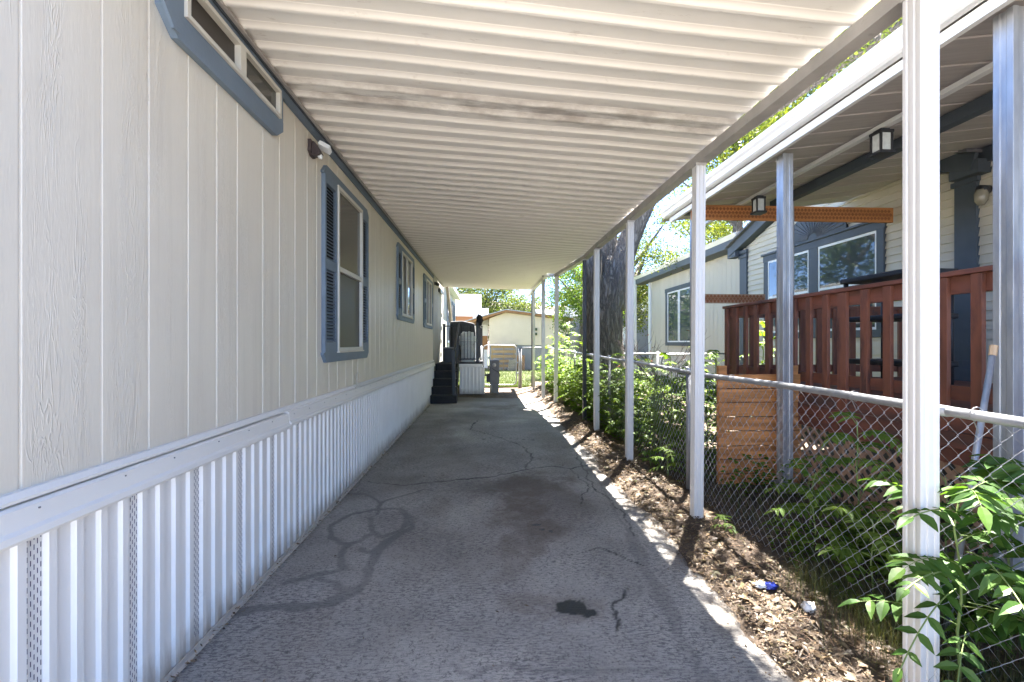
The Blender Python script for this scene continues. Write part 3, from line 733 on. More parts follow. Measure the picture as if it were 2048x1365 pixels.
# tall lattice basket with a white bag
t_ = thing('laundry_basket', (-.58, 13.65, pz), 'tall white lattice basket stuffed with a white bag behind the porch railing', 'basket')
m_ = MB(); n = 20
for d in (1, -1):
    for k in range(n):
        pts = []
        for j in range(9):
            a = 2*math.pi*(k/n+d*j/8*.22); rr = .19+.035*j/8; pts.append((-.58+rr*math.cos(a), 13.65+rr*math.sin(a), pz+.06+.52*j/8))
        m_.tube(pts, .011, 4, False)
m_.build('lattice', 'basket_white', t_)
m_ = MB()
for z, r_ in ((pz+.0, .19), (pz+.60, .235)):
    m_.tube([(-.58+r_*math.cos(a*math.pi/12), 13.65+r_*math.sin(a*math.pi/12), z+.03) for a in range(25)], .022, 6, False)
m_.tube([(-.58, 13.65, pz+.002), (-.58, 13.65, pz+.05)], .19, 20)
m_.build('rim', 'basket_white', t_)
def blob(name, mat, c, r, parent=None, amp=.18, sc=3, seed=1, nu=28, nv=18):
    V = []
    for j in range(nv+1):
        for i in range(nu):
            th = math.pi*j/nv; ph = 2*math.pi*i/nu; d = Vector((math.sin(th)*math.cos(ph), math.sin(th)*math.sin(ph), math.cos(th)))
            from mathutils import noise as mn
            k = 1+amp*mn.noise(d*sc+Vector((seed*7.3, 0, 0)))+amp*.5*mn.noise(d*sc*2.7+Vector((0, seed*3.1, 0)))
            V.append((c[0]+d.x*r[0]*k, c[1]+d.y*r[1]*k, c[2]+d.z*r[2]*k))
    F = [(j*nu+i, j*nu+(i+1) % nu, (j+1)*nu+(i+1) % nu, (j+1)*nu+i) for j in range(nv) for i in range(nu)]
    m_ = MB(); m_.v = V; m_.f = F; return m_.build(name, mat, parent, smooth=True)
blob('bag', 'bag_white', (-.60, 13.65, pz+.68), (.24, .2, .22), t_, .35, 2.5, 3)
blob('lining', 'paper_white', (-.58, 13.65, pz+.32), (.17, .17, .30), t_, .1, 2.5, 4)
t_ = thing('storage_bin', (-1.1, 13.5, pz), 'black bin with a grey lid on the porch next to the steps', 'bin')
m_ = MB().prism([(-1.22, pz), (-.96, pz), (-.92, pz+.40), (-1.26, pz+.40)], 'y', 13.30, 13.62); m_.build('bin_body', 'black_plastic', t_, bevel=.01)
MB().box(-1.28, -.90, 13.28, 13.64, pz+.401, pz+.44).build('lid', 'bin_grey', t_, bevel=.008)
t_ = thing('covered_grill', (-.72, 15.1, pz), 'grill under a dark grey fitted cover behind the porch railing', 'grill')
MB().prism([(-1.20, pz), (-.40, pz), (-.38, pz+.9), (-.42, pz+1.19), (-.8, pz+1.27), (-1.18, pz+1.25), (-1.22, pz+.9)], 'y', 14.6, 15.2).build('cover', 'cover_grey', t_, bevel=.03)
for q in range(3): MB().box(-1.15+.3*q, -1.11+.3*q, 14.588, 14.60, pz+.1, pz+1.15).build('strap', 'cloth_black', t_)
clo = blob('jacket', 'cloth_black', (-.235, 13.27, 2.14), (.085, .08, .17), None, .5, 2.5, 8)
tag(clo, 'black jacket bundled over the right porch railing post', 'jacket')
t_ = thing('ladder', (-1.05, 15.3, 0), 'long tan ladder leaning on the wall behind the porch steps', 'ladder')
for s_ in (-.0, .36): MB().bar((-1.03, 14.7+s_, .93), (-1.33, 14.9+s_, 3.45), .03, .08, up=(1, 0, 0)).build('rail', 'ladder_tan', t_)
for q in range(9):
    f = .06+q*.105; a = Vector((-1.03, 14.7, .93)).lerp(Vector((-1.33, 14.9, 3.45)), f); MB().tube([a, a+Vector((0, .36, 0))], .014, 6).build('rung', 'ladder_tan', t_)

# utility meter pedestal
t_ = thing('meter_pedestal', (.2, 13.7, 0), 'dark grey electric meter pedestal standing in front of the chain-link gate', 'meter pedestal')
MB().box(.07, .35, 13.58, 13.78, .27, .97).build('meter_box', 'meter_grey', t_, bevel=.008)
MB().box(.14, .33, 13.62, 13.76, 0, .27).build('base_box', 'bin_grey', t_, bevel=.004)
MB().tube([(.105, 13.64, 0), (.105, 13.64, .28)], .035, 10).build('conduit', 'galv', t_, smooth=True)
MB().tube([(.2, 13.575, .84), (.2, 13.56, .84)], .06, 18).build('meter_dial', 'galv', t_, smooth=True)
MB().box(.06, .36, 13.56, 13.80, .97, .985).build('box_cap', 'meter_grey', t_)
MB().box(-.03, .07, 13.62, 13.72, .33, .55).build('outlet_box', 'brown_plastic', t_)
tag(MB().tube([(-.16, 13.45, .93), (-.08, 13.5, .62), (.0, 13.5, .47), (.06, 13.52, .55), (.08, 13.55, .78), (.2, 13.54, .70), (.34, 13.55, .62), (.37, 13.6, .5)], .012, 6).build('power_cord', 'black_plastic', smooth=True), 'black power cord running from the porch to the meter pedestal', 'cord')
tag(MB().tube([(-.21, 13.3, .58), (-.1, 13.4, .55), (.05, 13.5, .56)], .03, 8).build('pipe', 'black_plastic', smooth=True), 'short black pipe between the porch skirt and the meter pedestal', 'pipe')

# ------------------------------------------------------------------ chain-link fences
def chain(x0, y0, x1, y1, zb, zt, wstep=.041, h=.086, r=.0017, zfun=None, sag=True):
    L = math.hypot(x1-x0, y1-y0); n = int(L/wstep); ux, uy = (x1-x0)/L, (y1-y0)/L; nx_, ny_ = -uy, ux
    rows = int((zt-zb)/(h/2)); Vs = []; Fs = []; o = 0
    js = np.arange(rows+1); cs = [(math.cos(a), math.sin(a)) for a in (0, 2.094, 4.189)]
    for i in range(n):
        s0 = (i+.5)*wstep
        sgn = np.where((js+i) % 2 == 0, 1., -1.)
        s = s0+sgn*wstep*.52
        z = zb+js*h/2+(zfun(s0) if zfun else 0)
        bow = .014*math.sin(s0*2.1)+.008*math.sin(s0*5.3+1)
        bl = bow*np.sin(js/rows*math.pi)
        dep = sgn*.0035+bl
        s = s+.006*np.sin(js*.37+s0*3)
        px_ = x0+ux*s+nx_*dep; py_ = y0+uy*s+ny_*dep
        ring = []
        for (ca, sa) in cs:
            ring.append(np.stack([px_+nx_*r*ca+ux*r*sa*.7, py_+ny_*r*ca+uy*r*sa*.7, z+r*sa*.7], -1))
        V = np.stack(ring, 1).reshape(-1, 3); Vs.append(V)
        j = np.arange(rows)[:, None]*3; k = np.arange(3)[None]; k2 = (k+1) % 3
        Fs.append(np.stack([o+j+k, o+j+k2, o+j+3+k2, o+j+3+k], -1).reshape(-1, 4)); o += len(V)
    return np.concatenate(Vs), np.concatenate(Fs)
fz = lambda y: max(0, y-4)*.012
fen = thing('chain_link_fence', (2.0, 7, 0), 'galvanized chain-link fence running beside the driveway from foreground to gate', 'fence')
V, F = chain(2.0, .2, 2.0, 15.0, .03, 1.205, zfun=lambda s: fz(s+.2))
npmesh('wire_mesh', V, F, 'wire', fen)
MB().tube([(1.975, y, 1.215+fz(y)-(.012*math.sin(y*1.1)**2)) for y in np.arange(-.5, 15.01, .5)], .0215, 12).build('top_rail', 'rail_metal', fen, smooth=True)
for y in (1.95, 4.9, 8.1, 11.2, 14.2): MB().tube([(1.975, y-.09, 1.214+fz(y)-(.012*math.sin(y*1.1)**2)), (1.975, y+.09, 1.214+fz(y)-(.012*math.sin(y*1.1)**2))], .0245, 12).build('rail_sleeve', 'rail_metal', fen, smooth=True)
for y in (1.45, 4.53, 7.55, 10.6, 13.6):
    MB().tube([(2.035, y, -.05), (2.035, y, 1.20+fz(y))], .026, 12).build('fence_post', 'rail_metal', fen, smooth=True)
    MB().tube([(2.035, y, 1.20+fz(y)), (2.035, y, 1.225+fz(y)), (2.0, y, 1.245+fz(y))], [.030, .030, .012], 10).build('post_cap', 'rail_metal', fen, smooth=True)
for y in np.arange(.5, 14, .62):
    pts = [(1.975+.027*math.cos(a), y+.003*a, 1.213+fz(y)+.027*math.sin(a)) for a in np.linspace(-2, 4.5, 12)]+[(2.01, y+.03, 1.13+fz(y))]
    MB().tube(pts, .002, 4, False).build('wire_tie', 'wire', fen)
# gate and side run
gt = thing('chain_link_gate', (.4, 15, 0), 'chain-link gate with rounded pipe corners at the end of the driveway', 'gate')
def rrect(x0, x1, y, z0, z1, r):
    pts = []
    for cx, cz, a0 in ((x1-r, z1-r, 0), (x0+r, z1-r, 90), (x0+r, z0+r, 180), (x1-r, z0+r, 270)):
        for k in range(6): a = R(a0+18*k); pts.append((cx+r*math.cos(a), y, cz+r*math.sin(a)))
    return pts+[pts[0]]
MB().tube(rrect(-.14, .95, 15.0, .12, 1.42, .14), .021, 8, False).build('gate_frame', 'rail_metal', gt, smooth=True)
V, F = chain(-.13, 15.0, .94, 15.0, .13, 1.41, r=.0022); npmesh('wire_mesh', V, F, 'wire', gt)
for z in (.5, .85): MB().box(.93, 1.02, 14.97, 15.03, z-.02, z+.02).build('latch', 'rail_metal', gt)
for xx in (-.20, 1.04):
    g = MB().tube([(xx, 15.0, 0), (xx, 15.0, 1.34 if xx > 0 else 1.40)], .03, 10).build('gate_post', 'rail_metal', gt, smooth=True)
MB().tube([(1.10, 15.02, 0), (1.10, 15.02, 1.34)], .028, 10).build('gate_post', 'rail_metal', gt, smooth=True)
sf = thing('chain_link_fence', (1.55, 15.05, 0), 'short chain-link fence piece joining the gate post to the driveway fence', 'fence')
V, F = chain(1.10, 15.02, 2.0, 15.02, .1, 1.32, r=.0022); npmesh('wire_mesh', V, F, 'wire', sf)
MB().tube([(1.1, 15.02, 1.34), (2.0, 15.02, 1.34)], .02, 8).build('top_rail', 'rail_metal', sf, smooth=True)
cf = thing('chain_link_fence', (4.5, 11, 0), 'dark chain-link cross fence in front of the neighbour house far wall', 'fence')
V, F = chain(2.1, 10.6, 6.2, 10.6, .1, 1.22, r=.0022); npmesh('wire_mesh', V, F, 'wire', cf)
MB().tube([(2.05, 10.6, 1.24), (6.25, 10.6, 1.24)], .021, 8).build('top_rail', 'rail_metal', cf, smooth=True)
for xx in (3.2, 4.9, 6.2): MB().tube([(xx, 10.63, 0), (xx, 10.63, 1.26)], .028, 10).build('fence_post', 'rail_metal', cf, smooth=True)
sg = thing('chain_link_gate', (3.3, 7.6, 0), 'small dark chain-link gate with rounded corners behind the cedar screen', 'gate')
MB().tube(rrect(3.25, 4.3, 8.4, .2, 1.28, .12), .018, 8, False).build('gate_frame', 'rail_metal', sg, smooth=True)
V, F = chain(3.26, 8.4, 4.29, 8.4, .21, 1.27, r=.0022); npmesh('wire_mesh', V, F, 'wire', sg)
for xx in (3.18,): MB().tube([(xx, 8.4, 0), (xx, 8.4, 1.34)], .026, 8).build('gate_post', 'rail_metal', sg, smooth=True)

# ------------------------------------------------------------------ neighbour awning
aw = thing('patio_awning', (4.3, 3, 0), 'metal patio awning of the neighbour with white gutter and steel posts over red deck', 'awning')
def az(x): return 3.44+.125*(x-2.78)
yA, yB = -1.6, 6.9
m_ = MB(); pts = []
cur = yA
while cur < yB: pts += [(cur, 0), (cur+.30, 0), (cur+.305, .012), (cur+.335, .012), (cur+.34, 0)]; cur += .34
for (yv, dz) in pts: m_.v += [(2.78, yv, az(2.78)+dz), (5.88, yv, az(5.88)+dz)]
for i in range(len(pts)-1): m_.f.append((2*i, 2*i+1, 2*i+3, 2*i+2))
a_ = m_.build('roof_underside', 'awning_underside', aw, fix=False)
MB().prism([(2.78, az(2.78)+.03), (5.88, az(5.88)+.03), (5.88, az(5.88)+.06), (2.78, az(2.78)+.06)], 'y', yA, yB).build('roof_top', 'gutter_white', aw)
gp = [(-.085, .10), (-.080, .055), (-.05, .035), (-.045, -.01), (-.02, -.025), (.03, -.025), (.03, .10)]
MB().prism([(2.745+a, 3.44+b) for a, b in gp], 'y', yA, 6.95).build('gutter', 'gutter_white', aw)
MB().box(2.79, 2.83, yA, yB-.02, 3.34, 3.41).build('fascia', 'gutter_white', aw)
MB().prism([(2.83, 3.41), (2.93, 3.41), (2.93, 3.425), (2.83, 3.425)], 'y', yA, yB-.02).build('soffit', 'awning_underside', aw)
MB().box(3.57, 3.63, yA, 7.6, 3.45, 3.49).build('purlin', 'gutter_white', aw)
MB().box(4.2, 4.3, yA, 6.6, 3.49, 3.60).build('main_beam', 'slate', aw)
MB().box(2.84, 5.88, 6.76, 6.84, 3.44, 3.56).build('end_beam', 'slate', aw)
def spost(xx, yy, zt, w, zb=0.0):
    c = .012; h = w/2
    pol = [(-h, -h), (-.018, -h), (-.014, -h+.005), (.014, -h+.005), (.018, -h), (h, -h), (h, h), (-h, h), (-h, .018), (-h+.005, .014), (-h+.005, -.014), (-h, -.018)]
    m_ = MB().prism([(xx+a, yy+b) for a, b in pol], 'z', zb, zt); return m_.build('post', 'galv', aw, bevel=.003)
spost(2.98, 4.44, 3.385, .105, .1); spost(2.98, 2.45, 3.385, .105, .1); spost(2.98, 6.43, 3.385, .105); spost(4.25, 6.25, 3.49, .10, 1.0); spost(2.98, .4, 3.385, .105)
for y in (4.44, 2.45): MB().box(2.89, 3.09, y-.11, y+.10, -.04, .10).build('footing', 'concrete', aw, bevel=.01)
# cedar beams tied across the end of the deck
def lattice_beam(z0, z1, xa, xb, mat, label, yy=6.33):
    t_ = thing('cross_beam', (xa, yy, z0), label, 'beam')
    MB().box(xa, xb, yy-.02, yy+.02, z0, z1).build('board', mat, t_, bevel=.003)
    m_ = MB(); h = (z1-z0); s = .052
    nn = int((xb-xa)/s)
    for i in range(nn):
        for j in range(3):
            cx = xa+.05+i*s*2/2+(j % 2)*s/2; cz = z0+h*(.25+.25*j); q = .026
            if cx > xb-.03: continue
            m_.add([(cx-q, yy-.0215, cz), (cx, yy-.0215, cz-q), (cx+q, yy-.0215, cz), (cx, yy-.0215, cz+q)], [(0, 1, 2, 3)])
    m_.build('lattice_marks', 'lattice_print', t_, fix=False)
lattice_beam(3.24, 3.45, 2.88, 5.86, 'beam_orange', 'orange cedar board with diamond marks crossing high at the deck end')
lattice_beam(2.06, 2.19, 2.90, 3.95, 'lattice_tan', 'lower tan cedar board with diamond marks resting at the railing corner')
# hanging lanterns
def lantern(xx, yy, zt, label):
    t_ = thing('hanging_lantern', (xx, yy, zt-.24), label, 'lantern', 'lanterns under the neighbour awning')
    a = .052
    MB().box(xx-a-.012, xx+a+.012, yy-a-.012, yy+a+.012, zt-.05, zt-.025).build('top_cap', 'black_metal', t_)
    MB().box(xx-a+.01, xx+a-.01, yy-a+.01, yy+a-.01, zt-.025, zt-.008).build('top_cap', 'black_metal', t_)
    MB().box(xx-a-.022, xx+a+.022, yy-a-.022, yy+a+.022, zt-.24, zt-.215).build('base', 'black_metal', t_)
    for i in (-1, 1):
        for j in (-1, 1): MB().box(xx+i*a-.008, xx+i*a+.008, yy+j*a-.008, yy+j*a+.008, zt-.215, zt-.05).build('corner_bar', 'black_metal', t_)
    MB().box(xx-a+.004, xx+a-.004, yy-a+.004, yy+a-.004, zt-.214, zt-.051).build('glass', 'lantern_glass', t_)
    MB().tube([(xx, yy, zt-.01), (xx, yy, zt+.03)], .006, 6).build('hook', 'black_metal', t_)
lantern(3.6, 4.0, 3.455, 'square black lantern hanging nearer the camera, just left of the front white post')
lantern(3.6, 5.9, 3.455, 'smaller-looking square black lantern hanging in front of the orange board')

# ------------------------------------------------------------------ neighbour house
nh = thing('neighbour_house', (8, 9, 0), 'cream neighbour house with slate grey trim, gable and wide windows behind the red deck', 'house')
XH = 5.9
def lap(ya, yb, z0, z1, gable=None):
    m_ = MB(); p = .112; z = z0
    while z < z1-.001:
        a, b = ya, yb; zt = min(z+p, z1); a1, b1 = a, b
        if gable and zt > gable[0]:
            sh = (zt-gable[0])/gable[1]; a1 = ya+sh; b1 = yb-sh; sh = max(0, (z-gable[0])/gable[1]); a = ya+sh; b = yb-sh
            if b1-a1 < .05: break
        m_.add([(XH-.022, a, z), (XH-.022, b, z), (XH, b1, zt), (XH, a1, zt), (XH, a, z), (XH, b, z)], [(0, 1, 2, 3), (0, 4, 5, 1)]); z += p
    return m_
lap(5.4, 10.3, .2, 4.5, (3.62, .31)).build('lap_siding', 'lap_cream', nh, fix=False)
lap(-2, 5.2, .2, 3.8).build('lap_siding', 'lap_cream', nh, fix=False)
for (a, b) in ((10.06, 10.34), (5.18, 5.44)):
    m_ = MB().box(XH-.05, XH+.02, a, b, .2, 3.60)
    m_.box(XH-.07, XH-.02, a-.03, b+.03, 3.44, 3.50); m_.box(XH-.08, XH-.02, a-.04, b+.04, 3.54, 3.62)
    if a < 6: m_.box(XH-.075, XH-.02, a-.03, b+.03, 1.0, 1.2); m_.box(XH-.065, XH-.02, a-.015, b+.015, 1.2, 1.28)
    m_.build('pilaster', 'slate', nh, bevel=.004)
MB().box(XH-.06, XH, -2, 5.16, 3.62, 3.80).build('frieze', 'slate', nh)
# rake boards and roof of gable
cy, ez = 7.85, 3.62; hw = 2.75; sl = .31
for s_ in (1, -1):
    p0 = (XH-.16, cy+s_*hw, ez+.02); p1 = (XH-.16, cy, ez+.02+sl*hw)
    MB().bar(p0, p1, .05, .20, up=(0, 0, 1)).build('rake_board', 'slate', nh)
    m_ = MB(); q0 = Vector((0, cy+s_*hw, ez+.13)); q1 = Vector((0, cy, ez+.13+sl*hw))
    m_.add([(XH-.26, q0.y, q0.z), (9.5, q0.y, q0.z), (9.5, q1.y, q1.z), (XH-.26, q1.y, q1.z), (XH-.26, q0.y, q0.z+.04), (9.5, q0.y, q0.z+.04), (9.5, q1.y, q1.z+.04), (XH-.26, q1.y, q1.z+.04)],
           [(0, 1, 2, 3), (4, 7, 6, 5), (0, 3, 7, 4), (1, 5, 6, 2), (0, 4, 5, 1), (3, 2, 6, 7)])
    m_.build('gable_roof', 'dark_shingle', nh)
    MB().prism([(XH-.135, 0), (XH, 0), (XH, .02), (XH-.135, .02)], 'y', 0, .01)
    m_ = MB(); m_.add([(XH-.135, p0[1], p0[2]-.085), (XH-.001, p0[1], p0[2]-.085), (XH-.001, p1[1], p1[2]-.085), (XH-.135, p1[1], p1[2]-.085)], [(0, 1, 2, 3)]); m_.build('soffit', 'slate', nh, fix=False)
    a = cy+s_*(hw-.12); MB().box(XH-.17, XH+.02, a-.17, a+.17, ez-.12, ez+.04).build('cornice_return', 'slate', nh)
# window pair
def pair_window():
    m_ = MB(); x0 = XH-.045
    for (a, b, p, q) in ((6.45, 9.44, 3.20, 3.33), (6.47, 9.42, 1.58, 1.70), (6.47, 6.60, 1.70, 3.20), (7.83, 8.06, 1.70, 3.20), (9.29, 9.42, 1.70, 3.20)): m_.box(x0, XH+.01, a, b, p, q)
    m_.box(x0-.03, XH, 6.41, 9.48, 3.331, 3.37)
    w_ = m_.build('window', 'slate', nh, bevel=.004)
    for (a, b) in ((6.60, 7.83), (8.06, 9.29)):
        f = MB()
        for (p, q, r_, s_) in ((a, b, 1.70, 1.74), (a, b, 3.16, 3.20), (a, a+.035, 1.74, 3.16), (b-.035, b, 1.74, 3.16), (a+.035, b-.035, 2.42, 2.46)): f.box(x0+.012, XH+.01, p, q, r_, s_)
        f.build('frame', 'frame_white', w_)
        MB().box(XH-.029, XH, a+.035, b-.035, 1.74, 3.16).build('pane', 'glass_room', w_)
pair_window()
# low window seen through the deck railing
# sunburst panel over the windows
m_ = MB(); r_ = .78; pts = [(cy+.1+r_*math.cos(R(a)), 3.372+r_*.62*math.sin(R(a))) for a in range(0, 181, 6)]
m_.prism(pts, 'x', XH-.05, XH-.01); sb = m_.build('sunburst', 'slate', nh)
m_ = MB()
for a in range(8, 180, 9): m_.bar((XH-.056, cy+.1+.12*math.cos(R(a)), 3.38+.09*math.sin(R(a))), (XH-.056, cy+.1+.74*math.cos(R(a)), 3.372+.46*math.sin(R(a))), .012, .012, up=(1, 0, 0))
m_.build('rays', 'dark_shingle', sb)
# far recessed wall
XF = 6.3
m_ = MB().box(XF, 11, 10.35, 17.45, .2, 4.0)
for q in range(30): m_.box(XF-.004, XF+.01, 10.6+q*.23, 10.606+q*.23, .2, 3.9)
m_.build('far_wall', 'panel_cream', nh)
MB().box(XF-.001, 10.9, 5.4, 10.34, .2, 3.9).build('inner_wall', 'panel_cream', nh)
MB().box(XH+.02, 11, -2, 5.4, .2, 3.8).build('inner_wall', 'panel_cream', nh)
MB().box(5.88, 6.3, 10.36, 18.2, 3.82, 4.02).build('eave_fascia', 'slate', nh)
MB().prism([(5.80, 4.10), (5.88, 4.0), (5.9, 4.0), (5.9, 4.12)], 'y', 10.5, 18.3).build('gutter', 'gutter_white', nh)
MB().prism([(5.86, 4.03), (8.6, 4.75), (11.5, 4.03), (11.5, 4.1), (8.6, 4.85), (5.86, 4.10)], 'y', -2, 18.2).build('roof', 'shingle', nh)
MB().box(XF-.06, XF-.001, 17.3, 17.47, .2, 3.82).build('corner_board', 'frame_white', nh)
MB().box(5.84, 5.92, 17.9, 17.98, 0, 4.0).build('downspout', 'gutter_white', nh)
m_ = MB()
for (a, b, p, q) in ((13.55, 15.85, 3.24, 3.38), (13.6, 15.8, 1.40, 1.52), (13.6, 13.75, 1.52, 3.24), (15.65, 15.8, 1.52, 3.24)): m_.box(XF-.05, XF+.01, a, b, p, q)
w_ = m_.build('window', 'slate', nh)
f = MB()
for (a, b) in ((13.75, 14.68), (14.72, 15.65)):
    for (p, q, r_, s_) in ((a, b, 1.52, 1.56), (a, b, 3.20, 3.24), (a, a+.05, 1.56, 3.2), (b-.05, b, 1.56, 3.2)): f.box(XF-.035, XF+.01, p, q, r_, s_)
f.build('frame', 'frame_white', w_); MB().box(XF-.012, XF, 13.8, 15.6, 1.56, 3.2).build('pane', 'curtain', w_)
MB().box(XF-.02, XF-.014, 13.81, 14.64, 1.57, 3.19).build('pane', 'glass_sky', w_); MB().box(XF-.02, XF-.014, 14.78, 15.59, 1.57, 3.19).build('pane', 'glass_sky', w_)
MB().box(XF-.03, 11, -2, 17.4, 0, .2).build('foundation', 'concrete', nh)
# jar light on siding
t_ = thing('wall_lamp', (XH, 5.0, 3.2), 'jelly jar wall lamp beside the near slate pilaster', 'wall light')
MB().tube([(XH-.02, 5.08, 3.30), (XH-.12, 5.08, 3.30)], .055, 14).build('lamp_base', 'black_metal', t_, smooth=True)
MB().tube([(XH-.10, 5.08, 3.30), (XH-.10, 5.08, 3.25), (XH-.10, 5.08, 3.17), (XH-.10, 5.08, 3.12)], [.05, .065, .06, .03], 14).build('jar', 'clear_jar', t_, smooth=True)

# ------------------------------------------------------------------ deck
dk = thing('deck', (4.5, 2.5, 0), 'dark red stained wood deck with board railing and tan lattice below', 'deck')
XD = 3.3; DY0, DY1 = -1.6, 6.02; dz = 1.03
fl = MB(); cur = XD-.02
while cur < 5.8: fl.box(cur, min(cur+.138, 5.84), DY0, DY1, dz-.03, dz); cur += .143
fl.build('floor', 'red_board', dk)
MB().box(XD-.07, XD+.10, DY0, DY1+.12, 1.965, 2.0).build('rail_cap', 'red_board', dk, bevel=.004)
MB().box(XD-.03, XD+.008, DY0, DY1+.06, 1.84, 1.963).build('upper_rail', 'red_board', dk)
MB().box(XD-.03, XD+.008, DY0, DY1+.06, 1.10, 1.20).build('lower_rail', 'red_board', dk)
y = DY0+.1; k = 0
while y < DY1+.02:
    wd = .072 if k % 4 else .105
    MB().box(XD-.062, XD-.031, y, y+wd, .98 if k % 4 else .80, 1.962).build('baluster', 'red_stain', dk, bevel=.003); y += .228; k += 1
MB().box(XD, 5.86, DY1+.02, DY1+.16, 1.965, 2.0).build('rail_cap', 'red_board', dk)
MB().box(XD+.01, 5.86, DY1+.03, DY1+.066, 1.84, 1.963).build('upper_rail', 'red_board', dk)
MB().box(XD+.01, 5.86, DY1+.03, DY1+.066, 1.10, 1.20).build('lower_rail', 'red_board', dk)
x_ = XD+.02
while x_ < 5.8: MB().box(x_, x_+.085, DY1-.002, DY1+.029, .98, 1.962).build('baluster', 'red_stain', dk, bevel=.003); x_ += .235
for y in (DY1+.0, 3.35, .6): MB().box(XD+.01, XD+.10, y, y+.09, .8, 1.963).build('railing_post', 'red_stain', dk, bevel=.004)
for (a, b, o_) in ((.885, .995, 0), (.77, .88, -.012), (.655, .765, -.004)): MB().box(XD-.055+o_, XD-.02, DY0, DY1+.05, a, b).build('fascia_board', 'red_board', dk)
# diagonal lattice skirt
m_ = MB()
def lat(d, off):
    z0, z1 = -.02, .65; y = DY0-1
    while y < DY1+1:
        pa, pb = (y, z0), (y+d*(z1-z0), z1)
        ya, yb = pa[0], pb[0]
        if min(ya, yb) > DY0 and max(ya, yb) < DY1+.03:
            hw_ = .025
            m_.add([(XD-.03+off, ya-hw_, z0), (XD-.03+off, ya+hw_, z0), (XD-.03+off, yb+hw_, z1), (XD-.03+off, yb-hw_, z1), (XD-.024+off, ya-hw_, z0), (XD-.024+off, ya+hw_, z0), (XD-.024+off, yb+hw_, z1), (XD-.024+off, yb-hw_, z1)],
                   [(0, 1, 2, 3), (4, 7, 6, 5), (0, 3, 7, 4), (1, 5, 6, 2)])
        y += .118
lat(1, 0); lat(-1, .0075)
m_.build('lattice_skirt', 'lattice_tan', dk)
for y in (DY0, 1.1, 3.4, 5.8): MB().box(XD+.02, XD+.11, y, y+.09, -.03, .99).build('leg', 'red_stain', dk)
# cedar slat screen
t_ = thing('cedar_screen', (2.85, 4.62, 0), 'orange cedar screen of stacked horizontal boards behind the fence', 'screen')
xa, xb = 2.40, 3.26
for s_ in (xa+.0, xb-.09): MB().box(s_, s_+.09, 4.64, 4.68, -.05, 1.26).build('upright', 'cedar', t_)
z = 0.0; k = 0
while z < 1.15:
    hh = [.135, .14, .13, .145, .138, .14, .13, .14][k % 8]; o_ = random.uniform(-.006, .006)
    m_ = MB(); v = [(xa-.01+o_, 4.61, z), (xb+.01+o_, 4.61, z+random.uniform(-.004, .004)), (xb+.01+o_, 4.61, z+hh+random.uniform(-.004, .006)), (xa-.01+o_, 4.61, z+hh)]
    m_.add(v+[(a, 4.638, c) for a, b, c in v], [(0, 1, 2, 3), (7, 6, 5, 4), (0, 4, 5, 1), (1, 5, 6, 2), (2, 6, 7, 3), (3, 7, 4, 0)])
    m_.build('slat', 'cedar', t_, bevel=.003); z += hh+.010; k += 1
# plastic shelf on the deck
t_ = thing('shelf_unit', (4.1, 4.4, 1.03), 'black plastic shelf unit standing behind the red deck railing', 'shelf')
for z in (1.28, 1.72, 2.13):
    m_ = MB().box(3.80, 4.30, 3.95, 4.75, z, z+.05); m_.build('shelf', 'black_plastic', t_, bevel=.012)
for a in (3.84, 4.26):
    for b in (3.99, 4.71): MB().tube([(a, b, 1.03), (a, b, 2.14)], .022, 8).build('leg', 'black_plastic', t_, smooth=True)
# leaning pipe
t_ = thing('leaning_pole', (2.3, 2.24, 0), 'galvanized pole with tan tip leaning on the deck behind the fence', 'pole')
MB().tube([(2.34, 2.22, .0), (2.76, 2.36, 1.43)], .015, 10).build('pipe', 'galv', t_, smooth=True)
MB().tube([(2.76, 2.36, 1.43), (2.775, 2.365, 1.485)], .018, 8).build('tip', 'tan_wood', t_)

# ------------------------------------------------------------------ buildings behind
sh = thing('stucco_house', (2, 27, 0), 'cream stucco house end with low gable and grey skirting beyond the gate', 'house')
MB().prism([(.09, 1.38), (4.2, 1.38), (4.2, 2.72), (.98, 3.12), (.09, 2.80)], 'y', 24.5, 30).build('wall', 'stucco', sh)
MB().box(.11, 4.2, 24.53, 30, 0, 1.38).build('skirting', 'skirt_grey', sh)
MB().prism([(-1.4, 2.42), (.98, 3.13), (4.6, 2.70), (4.6, 2.80), (.98, 3.24), (-1.4, 2.53)], 'y', 24.2, 30.4).build('roof', 'wood_fascia', sh)
MB().prism([(-1.45, 2.54), (.98, 3.245), (4.65, 2.81), (4.65, 2.84), (.98, 3.285), (-1.45, 2.58)], 'y', 24.15, 30.5).build('roof_sheet', 'white_roof', sh)
for z in (1.9, 2.15): MB().box(2.55, 2.66, 24.42, 24.49, z, z+.14).build('wall_box', 'leaf_dark', sh)
oh = thing('tan_house', (-1.2, 30, 0), 'tan orange walled house with pale shingle roof behind the porch', 'house')
MB().box(-3.6, -.62, 28.3, 36, 0, 3.2).build('wall', 'orange_wall', oh)
MB().prism([(28.0, 3.22), (36.3, 3.22), (36.3, 3.3), (32.2, 4.9), (28.0, 3.34)], 'x', -4.0, -.45).build('roof', 'shingle', oh)
MB().box(-4.0, -.44, 27.95, 28.02, 3.12, 3.34).build('fascia', 'frame_white', oh)
MB().box(-.9, -.62, 28.22, 28.3, 0, 3.12).build('corner_board', 'frame_white', oh)
ch = thing('white_trailer_end', (-.2, 31, 0), 'narrow white house corner between the tan and the cream stucco houses', 'house')
MB().box(-.4, .02, 26.6, 31, 0, 2.55).build('wall', 'frame_white', ch); MB().box(-.45, .06, 26.5, 31, 2.56, 3.5).build('upper_wall', 'white_roof', ch)
